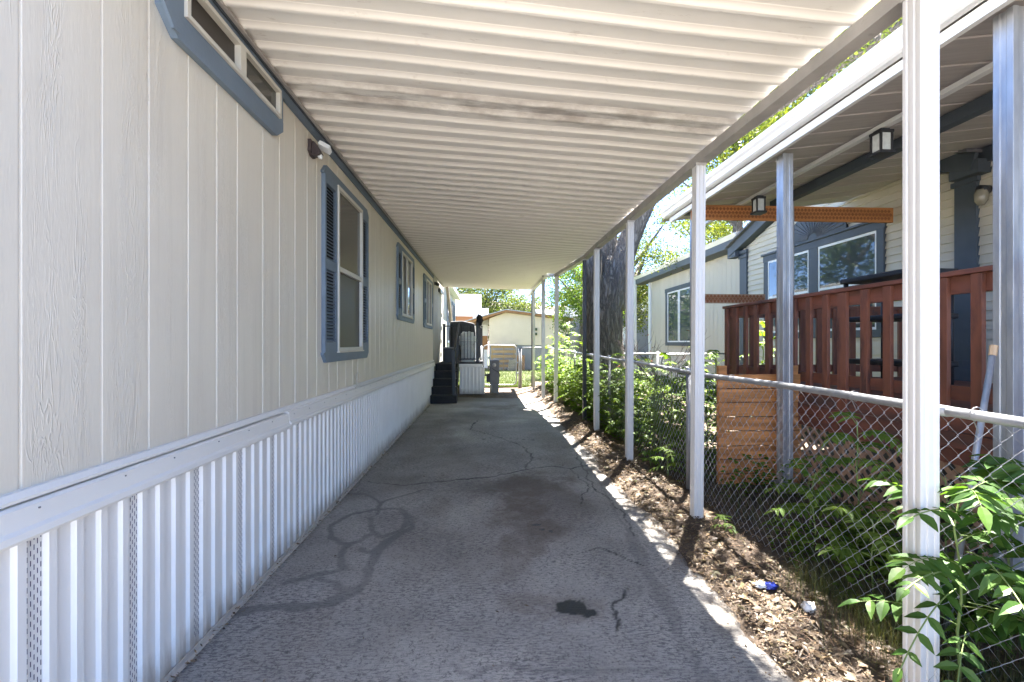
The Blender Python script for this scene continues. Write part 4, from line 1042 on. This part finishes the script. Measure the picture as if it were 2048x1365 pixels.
MB().box(-.3, 0.0, 26.55, 26.6, 1.1, 1.9).build('door', 'wood_fascia', ch)
gh = thing('grey_house', (9, 26, 0), 'grey sided house with flat white roof edge seen past the big trunk', 'house')
MB().box(5.8, 12, 24, 32, 0, 3.15).build('wall', 'grey_siding', gh); MB().box(5.5, 12.3, 23.6, 32.4, 3.16, 4.0).build('roof', 'white_roof', gh)
for xx in (6.6, 9): MB().box(xx, xx+1.0, 23.97, 24.0, 1.4, 2.4).build('window', 'frame_white', gh)
ph = thing('pale_house', (6.5, 38, 0), 'pale low house glimpsed through leaves right of the stucco house', 'house')
MB().box(4.5, 11, 36, 44, 0, 2.9).build('wall', 'stucco', ph); MB().prism([(35.6, 2.9), (44.4, 2.9), (40, 4.4)], 'x', 4.2, 11.4).build('roof', 'shingle', ph)
for xx in (5.4, 7.6): MB().box(xx, xx+1.1, 35.96, 36.0, 1.1, 2.2).build('window', 'glass_sky', ph)
pl = thing('wooden_pallet', (.8, 24, 0), 'pale wooden pallet propped upright against the stucco house beyond the gate', 'pallet')
for q in range(5): MB().box(.18+.02*(q % 2), 1.52-(.35 if q < 2 else 0), 23.90, 23.93, .22+q*.25, .36+q*.25).build('slat', 'pallet_wood', pl)
for xx in (.22, .82, 1.36): MB().box(xx, xx+.05, 23.931, 24.02, .05, 1.40 if xx < 1.3 else 1.38).build('stringer', 'pallet_wood', pl)
tag(MB().box(1.55, 1.95, 23.9, 24.1, .04, .85).build('plank_stack', 'wood_fascia', bevel=.02), 'reddish boards stacked beside the pallet', 'boards')
cbk = thing('cinder_blocks', (1.35, 23.6, 0), 'pale concrete blocks stacked under the pallet', 'blocks')
for q in range(3): MB().box(1.05+.03*q, 1.42+.03*q, 23.5, 23.8, .04+.2*q, .235+.2*q).build('block', 'concrete', cbk, bevel=.01)

# ------------------------------------------------------------------ plants
def leaflet(mb, rn, base, d, nrm, L, W, droop):
    d = d.normalized(); sdv = d.cross(nrm).normalized(); up = sdv.cross(d)
    prof = [(0, .0), (.14, .62), (.38, 1.0), (.68, .68), (1, 0)]
    o = len(mb.v); P = []
    for t, w_ in prof:
        c = base+d*L*t-Vector((0, 0, 1))*droop*L*t*t
        f = .16*W*w_
        P.append((c, c+sdv*W*.5*w_+up*f, c-sdv*W*.5*w_+up*f))
    for c, a, b in P: mb.v += [tuple(c), tuple(a), tuple(b)]
    r = random.random(); fs = []
    for i in range(len(prof)-1):
        q = o+i*3
        if i == 0: fs += [(q, q+4, q+3), (q, q+3, q+5)]
        elif i == len(prof)-2: fs += [(q, q+1, q+3), (q, q+3, q+2)]
        else: fs += [(q, q+1, q+4, q+3), (q, q+3, q+5, q+2)]
    mb.f += fs; rn += [r]*len(fs)
def compound(mb, rn, base, az_, el, L, pairs, ll, droop=.5, wr=.46):
    """pinnate leaf: arched midrib with paired drooping leaflets"""
    d0 = Vector((math.cos(az_)*math.cos(el), math.sin(az_)*math.cos(el), math.sin(el))); pts = []
    for i in range(pairs+2):
        t = i/(pairs+1); pts.append(base+d0*L*t-Vector((0, 0, 1))*droop*L*t*t)
    for i in range(1, pairs+1):
        t = i/(pairs+1); p = pts[i]
        if t < .16: continue
        tg = (pts[i+1]-pts[i-1]).normalized(); sdv = tg.cross(Vector((0, 0, 1)))
        if sdv.length < .05: sdv = Vector((1, 0, 0))
        sdv.normalize(); up = sdv.cross(tg)
        k = (1-.45*abs(t-.45)*1.6)*random.uniform(.85, 1.12)
        for s_ in (1, -1):
            dd = (sdv*s_+tg*random.uniform(.25, .5)+Vector((0, 0, random.uniform(-.35, .05))))
            leaflet(mb, rn, p, dd, up, ll*k, ll*k*wr, random.uniform(.1, .4))
    leaflet(mb, rn, pts[-1]-(pts[-1]-pts[-2])*.3, pts[-1]-pts[-2], Vector((0, 0, 1)), ll*.8, ll*.8*wr, .2)
    return pts
def mesh_rn(name, mb, rn, mat, parent=None):
    o = mb.build(name, mat, parent, fix=False)
    a = o.data.attributes.new('rnd', 'FLOAT', 'FACE'); a.data.foreach_set('value', rn); return o
def sapling(xx, yy, h, nleaf, L, ll, mat, label, cat='sapling', seed=0, z0=None, lean=(0, 0), pairs=8, extra=None, group='tree-of-heaven saplings along the fence'):
    random.seed(seed*31+5)
    zb = float(gz(xx, yy)) if z0 is None else z0
    t_ = thing('sapling', (xx, yy, zb), label, cat, group)
    stem = [Vector((xx+lean[0]*k/6+random.uniform(-.01, .01), yy+lean[1]*k/6+random.uniform(-.01, .01), zb-.03+h*k/6)) for k in range(7)]
    sm = MB().tube(stem, [.009*(1-.09*k)*max(.7, h) for k in range(7)], 6)
    lm = MB(); rn = []
    for i in range(nleaf):
        f = .22+.78*(i+.5)/nleaf; q = f*6; k = min(5, int(q)); b = stem[k].lerp(stem[k+1], q-k)
        a = i*2.4+random.uniform(-.4, .4); el = R(random.uniform(10, 40)+30*f*f)
        pts = compound(lm, rn, b, a, el, L*random.uniform(.75, 1.1)*(1-.25*abs(f-.6)), pairs+random.randint(-1, 1), ll*random.uniform(.85, 1.1), random.uniform(.35, .75))
        sm.tube(pts, [.0028*(1-.08*j) for j in range(len(pts))], 4, False)
    for (b, a, el, l_, lf, dr, pr_) in (extra or []):
        pts = compound(lm, rn, Vector(b), a, el, l_, pr_, lf, dr); sm.tube(pts, .0026, 4, False)
    sm.build('stem', 'stem_green', t_, smooth=True); mesh_rn('leaves', lm, rn, mat, t_)
    return t_
# near right: sapling whose leaves cross the front post
ex = [((1.90, 1.74, .56), R(205), R(25), .52, .10, .30, 6), ((1.90, 1.76, .50), R(200), R(-5), .40, .085, .5, 5), ((1.92, 1.74, .66), R(250), R(20), .36, .10, .6, 6),
      ((1.95, 1.78, .80), R(195), R(20), .34, .12, .3, 4), ((1.95, 1.78, .82), R(320), R(35), .42, .125, .45, 7), ((1.95, 1.78, .86), R(15), R(30), .45, .13, .5, 7),
      ((1.96, 1.80, .70), R(340), R(5), .50, .12, .35, 8), ((1.94, 1.75, .45), R(300), R(15), .45, .12, .5, 7), ((1.9, 1.72, .35), R(215), R(-15), .28, .08, .6, 5), ((1.97, 1.75, .6), R(285), R(10), .4, .12, .4, 7)]
sapling(1.955, 1.80, .86, 8, .42, .115, 'leaf_near', 'leafy green sapling whose long leaves reach across the front white post', seed=3, extra=ex, pairs=7)
sapling(2.24, 1.66, 1.0, 14, .52, .12, 'leaf_near', 'tall leafy sapling with pale stem at the right edge behind the fence', seed=5, pairs=7)
sapling(2.42, 2.0, .85, 14, .5, .12, 'leaf_near', 'green sapling behind the front white post and beneath the leaning pole', seed=6, pairs=7)
sapling(2.48, 2.95, .98, 12, .46, .11, 'leaf_bright', 'slim upright sapling in front of the tan lattice behind the fence', seed=8, pairs=7)
sapling(2.45, 3.35, .5, 7, .36, .10, 'leaf_bright', 'low sapling beside the concrete footing of the middle steel post', seed=9, pairs=6)
sapling(2.22, 3.0, .62, 11, .40, .10, 'leaf_bright', 'bushy bright sapling in front of the tan lattice, left of the slim upright one', seed=61, pairs=7)
sapling(2.2, 2.5, .5, 10, .36, .09, 'leaf_bright', 'low bushy sapling behind the fence above the dark grass tuft', seed=62, pairs=6)
sapling(2.75, 2.6, .7, 7, .42, .09, 'leaf_near', 'dark sapling tucked against the deck lattice', seed=10, pairs=7)
sapling(1.86, 3.50, .13, 5, .14, .07, 'leaf_bright', 'tiny bright seedling at the foot of the second white post', seed=11, pairs=3)
sapling(1.98, 4.95, .36, 9, .28, .08, 'leaf_bright', 'small bright sapling right of the third white post base', seed=12, pairs=5)
sapling(1.93, 5.35, .22, 6, .18, .07, 'leaf_bright', 'tiny seedling among leaf litter near the third white post', seed=13, pairs=4)
spots = [(2.15, 5.6, .95, 'leaf_near'), (2.3, 6.2, 1.15, 'leaf_near'), (2.25, 5.1, .75, 'leaf_near'), (2.5, 5.6, 1.05, 'leaf_near'), (2.7, 6.6, 1.25, 'leaf_near'), (2.2, 6.9, 1.0, 'leaf_near'), (2.9, 5.9, 1.0, 'leaf_near'), (2.12, 7.6, 1.0, 'leaf_near'),
         (2.4, 7.7, 1.2, 'leaf_near'), (2.05, 8.4, 1.0, 'leaf_bright'), (2.5, 8.2, .95, 'leaf_near'), (2.1, 9.1, 1.15, 'leaf_near'), (1.88, 9.7, .9, 'leaf_bright'), (2.2, 10.0, 1.3, 'leaf_near'), (1.95, 10.6, 1.2, 'leaf_bright'),
         (2.3, 11.0, 1.6, 'leaf_bright'), (1.85, 11.6, 1.35, 'leaf_bright'), (2.05, 12.2, 1.6, 'leaf_bright'), (1.75, 12.9, 1.2, 'leaf_bright'), (2.3, 12.9, 1.9, 'leaf_bright'), (2.05, 14.0, 1.5, 'leaf_bright'), (1.70, 14.0, .9, 'leaf_bright'),
         (3.3, 7.0, 1.15, 'leaf_near'), (3.7, 7.2, 1.3, 'leaf_bright'), (4.6, 7.4, 1.55, 'leaf_bright'), (5.0, 7.9, 1.7, 'leaf_bright'), (4.1, 8.6, 1.3, 'leaf_bright'), (3.0, 8.3, 1.1, 'leaf_near'), (1.95, 6.4, .55, 'leaf_near'), (1.93, 7.9, .6, 'leaf_near'), (1.9, 8.9, .6, 'leaf_bright')]
SL = ['green sapling behind fence just left of the second white post', 'tall green sapling behind the fence midway between second and third white posts', 'low green sapling behind the fence post near the second white post',
 'green sapling further back behind the fence, left of the cedar screen', 'tall sapling at the foot of the bare shrub', 'green sapling behind the third white post', 'sapling right of the bare shrub below the far window', 'sapling against the fence between third and fourth white posts',
 'taller sapling in front of the big trunk base, right side', 'bright sapling pressed on the fence left of the fourth white post', 'short dark sapling at the right foot of the big trunk', 'sapling at the left foot of the big trunk', 'bright low sapling just right of the black post',
 'tall green sapling behind the black post', 'bright sapling beside the fifth white post', 'tall bright sapling behind the fifth white post', 'bright sapling leaning over the drive left of the fifth white post', 'tallest bright sapling between the fifth white post and the grey post',
 'small bright sapling right of the grey metal post', 'very tall bright sapling rising over the fence near the far corner', 'bright sapling behind the far black post by the gate', 'short bright sapling at the foot of the far black post',
 'green sapling left of the deck end under the lower tan board', 'bright sapling at the outer corner of the red deck', 'bright sapling seen through the first gap of the deck railing', 'tall bright sapling seen through the deck railing behind the middle steel post', 'bright sapling beside the small dark gate',
 'green sapling left of the small dark gate', 'knee-high sapling on the drive side at the third white post', 'knee-high sapling on the drive side at the fourth white post', 'knee-high bright sapling on the drive side at the black post']
for i, (a, b, h, mt) in enumerate(spots):
    if b > 4.9: mt = 'leaf_bright'
    sapling(a, b, h, 13 if h > .8 else 9, .48 if h > .8 else .34, .115 if h > .8 else .085, mt, SL[i], seed=20+i, pairs=7)
random.seed(99)
# ivy, weeds and grass under the fence
def herb(name, n, xr_, yr_, h, ll, mat, seed, dens=None):
    rs = np.random.default_rng(seed); mb = MB(); rn = []
    random.seed(seed)
    for _ in range(n):
        xx, yy = rs.uniform(*xr_), rs.uniform(*yr_)
        if dens and not dens(xx, yy): continue
        z = float(gz(xx, yy))+rs.random()**1.4*h; a = rs.random()*6.28
        d = Vector((math.cos(a), math.sin(a), rs.uniform(-.2, .5)))
        L = ll*rs.uniform(.6, 1.2); leaflet(mb, rn, Vector((xx, yy, z)), d, Vector((rs.uniform(-.3, .3), rs.uniform(-.3, .3), 1)), L, L*.75, .25)
    return mesh_rn(name, mb, rn, mat)
tag(herb('ivy', 3600, (2.02, 2.75), (2.25, 3.2), .26, .052, 'leaf_bright', 5, lambda a, b: fbm(np.array([a]), np.array([b]), 4, 2.2)[0] > .44), kind='stuff')
tag(herb('ivy', 2600, (2.02, 3.1), (3.9, 7.5), .34, .06, 'leaf_bright', 6, lambda a, b: fbm(np.array([a]), np.array([b]), 4, 2.0)[0] > .42), kind='stuff')
tag(herb('weeds', 14000, (1.62, 3.2), (6.6, 14.6), .85, .085, 'leaf_bright', 7, lambda a, b: a > 1.85-.2*sstep(7, 12, b) and fbm(np.array([a]), np.array([b]), 4, 1.5)[0] > .36), kind='stuff')
tag(herb('weeds', 2500, (2.6, 6.1), (6.6, 12.5), .5, .09, 'leaf_bright', 8), kind='stuff')
def blades(name, n, xf, yf, zf, h, w_, mat, seed):
    rs = np.random.default_rng(seed); X = xf(rs, n); Y = yf(rs, n); Z = zf(X, Y); a = rs.random(n)*6.28; hh = h*(.5+rs.random(n)); le = hh*rs.random(n)*.7
    dx, dy = np.cos(a), np.sin(a); sx, sy = -dy*w_, dx*w_
    m0 = np.stack([X-sx*.8+dx*le*.4, Y-sy*.8+dy*le*.4, Z+hh*.6], -1); m1 = np.stack([X+sx*.8+dx*le*.4, Y+sy*.8+dy*le*.4, Z+hh*.6], -1)
    V = np.stack([np.stack([X-sx, Y-sy, Z-.01], -1), np.stack([X+sx, Y+sy, Z-.01], -1), m0, m1, np.stack([X+dx*le, Y+dy*le, Z+hh*.95], -1)], 1).reshape(-1, 3)
    b = np.arange(n)[:, None]*5; F = np.concatenate([b+[[0, 1, 3]], b+[[0, 3, 2]], b+[[2, 3, 4]]]); q = rs.random(n)
    return npmesh(name, V, F, mat, rnd=np.concatenate([q, q, q]))
zc = lambda a, b: gz(a, b)
tag(blades('grass', 3000, lambda r, n: 2.02+r.normal(0, .13, n), lambda r, n: r.uniform(1.5, 2.75, n), zc, .15, .0009, 'grass_dark', 3), kind='stuff')
tag(blades('grass', 3500, lambda r, n: r.uniform(2.1, 3.3, n), lambda r, n: r.uniform(1.2, 5, n), zc, .10, .002, 'grass_dark', 4), kind='stuff')
tag(blades('lawn_grass', 26000, lambda r, n: r.uniform(-1.5, 3.2, n), lambda r, n: 15.15+r.random(n)**1.6*10, lambda a, b: .045+a*0, .05, .005, 'grass_lawn', 5), kind='stuff')
# leaf litter
def litter(name, n, xf, yf, zf, s, seed, mat='litter'):
    rs = np.random.default_rng(seed); X = xf(rs, n); Y = yf(rs, n); Z = zf(X, Y)+.004+rs.random(n)*.018; a = rs.random(n)*6.28
    L = s*(.45+rs.random(n)**2*1.3); W = L*rs.uniform(.2, .6, n); u = np.stack([np.cos(a), np.sin(a), rs.normal(0, .2, n)], -1); v = np.stack([-np.sin(a), np.cos(a), rs.normal(0, .28, n)], -1)
    c = np.stack([X, Y, Z], -1); cz = np.stack([0*L, 0*L, L*rs.uniform(.0, .35, n)], -1)
    V = np.stack([c-u*L[:, None], c+v*W[:, None]+cz, c+u*L[:, None], c-v*W[:, None]+cz*.6], 1).reshape(-1, 3)
    F = np.arange(4*n).reshape(-1, 4); T = np.concatenate([F[:, [0, 1, 2]], F[:, [0, 2, 3]]]); rr = rs.random(n)
    return npmesh(name, V, T, mat, rnd=np.concatenate([rr, rr]))
def lx(r, n): return 1.30+np.abs(r.gamma(2.0, .26, n))
tag(litter('leaf_litter', 42000, lx, lambda r, n: 1.2+r.random(n)**1.25*12.5, lambda a, b: np.maximum(gz(a, b), .004), .0085, 1), kind='stuff')
tag(litter('leaf_litter', 2600, lambda r, n: 1.40+np.abs(r.normal(.15, .3, n)), lambda r, n: 1.2+r.random(n)*7, gz, .024, 2), kind='stuff')
tag(litter('leaf_litter', 1100, lambda r, n: -1.405+np.abs(r.normal(0, .03, n)), lambda r, n: 1.8+r.random(n)*9.3, lambda a, b: 0*a+.004, .009, 4), kind='stuff')
tag(litter('leaf_litter', 130, lambda r, n: r.uniform(-1.2, 1.35, n), lambda r, n: 1.9+r.random(n)*10, lambda a, b: 0*a+.008, .011, 5), kind='stuff')
tag(litter('leaf_litter', 2400, lambda r, n: r.uniform(-.9, 1.6, n), lambda r, n: r.uniform(12.4, 14.9, n), gz, .014, 6), kind='stuff')
tag(litter('leaf_litter', 3500, lambda r, n: 1.42-np.abs(r.gamma(1.3, .055, n)), lambda r, n: 1.3+r.random(n)*11, lambda a, b: 0*a+.002, .006, 9), kind='stuff')
m_ = MB()
for k in range(260):
    a, b = 1.42+abs(random.gauss(0, .35)), random.uniform(1.3, 9); z = float(gz(a, b))+.015; t = random.random()*6.28; l_ = random.uniform(.02, .14)
    m_.tube([(a, b, z), (a+l_*.5*math.cos(t), b+l_*.5*math.sin(t), z+.008), (a+l_*math.cos(t+.3), b+l_*math.sin(t+.3), z)], .0015, 3, False)
tag(m_.build('twigs', 'lattice_tan', fix=False), kind='stuff')
# litter of rubbish
tr = blob('plastic_wrapper', 'foil_blue', (1.685, 2.64, .05), (.035, .028, .018), None, .9, 3, 5, 14, 10); tag(tr, 'crumpled blue and clear plastic wrapper in the leaf litter', 'wrapper')
blob('clear_film', 'bag_white', (1.65, 2.66, .045), (.045, .03, .014), tr, .9, 3, 6, 14, 10)
tag(blob('crumpled_paper', 'paper_white', (1.76, 2.42, .05), (.036, .032, .024), None, .7, 3, 7, 16, 10), 'crumpled white paper ball in leaf litter near the fence foot', 'paper')
# bare shrub with a few rust leaves
t_ = thing('bare_shrub', (2.95, 7.0, 0), 'bare twiggy shrub with a few rust red leaves left of the second post', 'shrub')
random.seed(4); m_ = MB(); lv = MB(); rn = []
def twig(p, d, L, r, depth):
    q = [p]; dd = d.copy()
    for k in range(4): dd = (dd+Vector((random.uniform(-.25, .25), random.uniform(-.25, .25), random.uniform(-.1, .2)))).normalized(); q.append(q[-1]+dd*L/4)
    m_.tube(q, [r*(1-.12*j) for j in range(5)], 5, False)
    if depth:
        for _ in range(random.randint(3, 4)):
            b = q[random.randint(1, 4)]; nd = (dd+Vector((random.uniform(-1, 1), random.uniform(-1, 1), random.uniform(-.3, .8)))).normalized(); twig(b, nd, L*.55, r*.55, depth-1)
    elif random.random() < .10: leaflet(lv, rn, q[-1], dd-Vector((0, 0, .8)), Vector((1, 0, 0)), .07, .03, .3)
for k in range(4): twig(Vector((2.95+random.uniform(-.06, .06), 7.0, .02)), Vector((random.uniform(-.35, .25), random.uniform(-.3, .3), 1)), 1.15, .013, 3)
m_.build('branches', 'twig', t_, fix=False); lv.build('leaves', 'rust_leaf', t_, fix=False)

# ------------------------------------------------------------------ trees
def leafcloud(clumps, n, size, seed, asp=.45, shell=.55):
    rs = np.random.default_rng(seed); cl = np.array([c[:3] for c in clumps]); rd = np.array([c[3] for c in clumps]); wgt = rd**2; wgt /= wgt.sum()
    idx = rs.choice(len(cl), n, p=wgt); d = rs.normal(size=(n, 3)); d /= np.linalg.norm(d, axis=1)[:, None]
    r = rd[idx]*(shell+(1-shell)*rs.random(n))*np.where(rs.random(n) < .25, rs.random(n), 1); c = cl[idx]+d*r[:, None]*np.array([1, 1, .75])
    # gather leaves into sprays
    sp = rs.integers(0, max(1, n//14), n); off = rs.normal(size=(max(1, n//14), 3)); c = c+off[sp]*size*1.2
    u = rs.normal(size=(n, 3)); u[:, 2] -= .3; u /= np.linalg.norm(u, axis=1)[:, None]; t = rs.normal(size=(n, 3)); v = np.cross(u, t); v /= np.linalg.norm(v, axis=1)[:, None]
    L = size*(.6+.8*rs.random(n))[:, None]; W = L*asp
    V = np.stack([c-u*L*.5, c+v*W*.5, c+u*L*.5, c-v*W*.5], 1).reshape(-1, 3); return V, np.arange(4*n).reshape(-1, 4), rs.random(n)
def rclumps(c, R3, n, r0, r1, seed):
    rs = np.random.default_rng(seed); out = []
    while len(out) < n:
        p = rs.uniform(-1, 1, 3)
        if p@p <= 1: out.append((c[0]+p[0]*R3[0], c[1]+p[1]*R3[1], c[2]+p[2]*R3[2], rs.uniform(r0, r1)))
    return out
# big trunk by the fence
big = thing('shade_tree', (2.55, 9.3, 0), 'large grey-barked shade tree with forked trunk rising beside the fence', 'tree')
m_ = MB()
def limb(pts, rad, n=20):
    P = [Vector(p) for p in pts]; out = []; rr = []
    for i in range(len(P)-1):
        for k in range(5):
            t = k/5; out.append(P[i].lerp(P[i+1], t)); rr.append(rad[i]+(rad[i+1]-rad[i])*t)
    out.append(P[-1]); rr.append(rad[-1])
    for i in range(2, len(out)-1): out[i] = out[i]+Vector((random.uniform(-1, 1), random.uniform(-1, 1), 0))*rr[i]*.035
    o = len(m_.v); m_.tube(out, rr, n)
    for j in range(o, len(m_.v)):
        v = Vector(m_.v[j]); a = j % n; k = .025*math.sin(a*2.3+v.z*.7)*(1 if rad[0] > .2 else .3); m_.v[j] = (v.x+k, v.y+k*.5, v.z)
limb([(2.58, 9.4, -.1), (2.55, 9.4, .4), (2.50, 9.4, 1.4), (2.50, 9.4, 2.2), (2.53, 9.4, 2.7), (2.56, 9.4, 3.3)], [.44, .34, .30, .29, .22, .06])
limb([(2.40, 9.38, .6), (2.24, 9.35, 1.5), (2.20, 9.35, 2.4), (2.17, 9.35, 3.4), (2.05, 9.2, 4.6), (1.6, 8.8, 6.2), (1.0, 8.2, 8)], [.22, .185, .17, .155, .14, .12, .07])
limb([(2.60, 9.4, 2.2), (2.72, 9.4, 2.9), (2.92, 9.4, 3.6), (3.35, 9.3, 4.6), (4.1, 9.2, 6.0), (5.2, 8.8, 7.6), (6.2, 8.2, 9)], [.24, .235, .215, .185, .15, .11, .05])
limb([(2.48, 9.5, 2.4), (2.52, 9.6, 3.1), (2.62, 9.8, 4.0), (2.7, 10.3, 5.6), (2.6, 11, 7.6), (2.4, 11.6, 9.4)], [.23, .20, .17, .14, .10, .05])
limb([(2.9, 9.4, 3.5), (3.2, 10.2, 4.2), (3.9, 11.6, 5.1), (5, 13, 6)], [.09, .08, .06, .03], 8)
limb([(3.35, 9.3, 4.6), (4.4, 8.2, 5.2), (5.6, 6.8, 5.9), (6.8, 5.4, 6.6)], [.10, .08, .06, .03], 8)
limb([(4.1, 9.2, 6.0), (4.0, 7.6, 6.6), (3.9, 5.8, 7.2), (3.8, 4.2, 7.7)], [.10, .08, .05, .03], 8)
limb([(2.6, 9.8, 4.0), (1.9, 11, 4.4), (1.2, 12.6, 4.7)], [.06, .05, .03], 8)
m_.build('trunk', 'bark', big, smooth=True, fix=False)
cl = rclumps((3.9, 7.6, 7.4), (3.6, 4.6, 2.2), 66, .35, .85, 5)+rclumps((3.5, 7.0, 7.2), (1.7, 4.4, 1.5), 48, .3, .7, 15)+rclumps((2.9, 4.6, 7.0), (1.0, 2.6, 1.0), 14, .25, .55, 25)+rclumps((4.6, 12.5, 5.0), (2.2, 2.6, 1.2), 16, .3, .7, 6)+rclumps((6.8, 6.5, 6.2), (2.2, 3.2, .9), 26, .35, .75, 7)
V, F, rn = leafcloud(cl, 60000, .085, 8, .4); npmesh('crown', V, F, 'leaf_tree', big, rnd=rn)
def tree(name, loc, label, h, th, R3, nc, nl, ls, mat, seed, r0=.5, r1=1.1, bark='bark'):
    global m_
    t_ = thing('tree', loc, label, 'tree'); random.seed(seed); m_ = MB()
    x0, y0, z0 = loc
    limb([(x0, y0, z0-.1), (x0+.05, y0, th*.6), (x0-.1, y0, th), (x0, y0, h*.8)], [h*.028, h*.022, h*.018, .03], 8)
    for k in range(7):
        a = k*2.4; f = .55+.06*k; limb([(x0, y0, h*f*.8), (x0+math.cos(a)*R3[0]*.5, y0+math.sin(a)*R3[1]*.5, h*f), (x0+math.cos(a)*R3[0]*.85, y0+math.sin(a)*R3[1]*.85, h*f*1.15)], [h*.012, h*.008, .015], 6)
    m_.build('trunk', bark, t_, smooth=True, fix=False)
    V, F, rn = leafcloud(rclumps((x0, y0, th+(h-th)*.5), (R3[0], R3[1], (h-th)*.5), nc, r0, r1, seed), nl, ls, seed+1); npmesh('crown', V, F, mat, t_, rnd=rn)
tree('t', (3.9, 18.5, 0), 'light yellow-green willowy tree between the stucco house and the big trunk', 6.2, .9, (1.5, 1.5), 60, 20000, .085, 'leaf_bright', 31, .3, .6)
tree('t', (6.8, 21, 0), 'pale green tree behind the big trunk beside the grey house', 7.5, 2.2, (2.0, 2.0), 55, 15000, .11, 'leaf_tree', 33, .4, .8)
tree('t', (-4.0, 45, 0), 'far rounded green tree above the tan house roof at the porch end', 8.2, 1.5, (3.6, 3.2), 90, 22000, .20, 'leaf_far', 41, .7, 1.4)
tree('t', (-.2, 47, 0), 'far green tree centred behind the stucco house gable', 9.0, 1.5, (3.4, 3.2), 90, 22000, .20, 'leaf_far', 42, .7, 1.4)
tree('t', (3.2, 44, 0), 'far lower green tree sloping down right of the stucco gable', 6.3, 1.2, (2.6, 3), 70, 15000, .19, 'leaf_far', 43, .6, 1.1)
tree('t', (9.5, 40, 0), 'far pale tree behind the grey house right of the trunk', 8, 1.5, (3.4, 3), 70, 14000, .22, 'leaf_far', 44, .7, 1.3)
tree('t', (13.5, 26, 0), 'dark leafy tree rising just behind the neighbour roof ridge', 9.2, 3.0, (3.0, 3.2), 70, 22000, .13, 'leaf_tree', 45, .6, 1.1)
tree('t', (12.2, 14.5, 0), 'tall yellow-green tree above the neighbour awning gutter, nearest the front post', 13, 5.5, (3.6, 3.6), 80, 26000, .14, 'leaf_tree', 46, .6, 1.1)
tree('t', (11.6, 20.5, 0), 'tall yellow-green tree above the far end of the neighbour awning', 14, 6, (3.4, 3.4), 80, 24000, .15, 'leaf_tree', 47, .6, 1.1)
tree('t', (-8, 24, 0), 'hidden leafy tree behind the mobile home, added for reflections in the neighbour windows', 10, 3, (3.2, 3.2), 60, 12000, .2, 'leaf_dark', 48, .6, 1.2)  # out of view, added as a dark silhouette for the neighbour panes to reflect
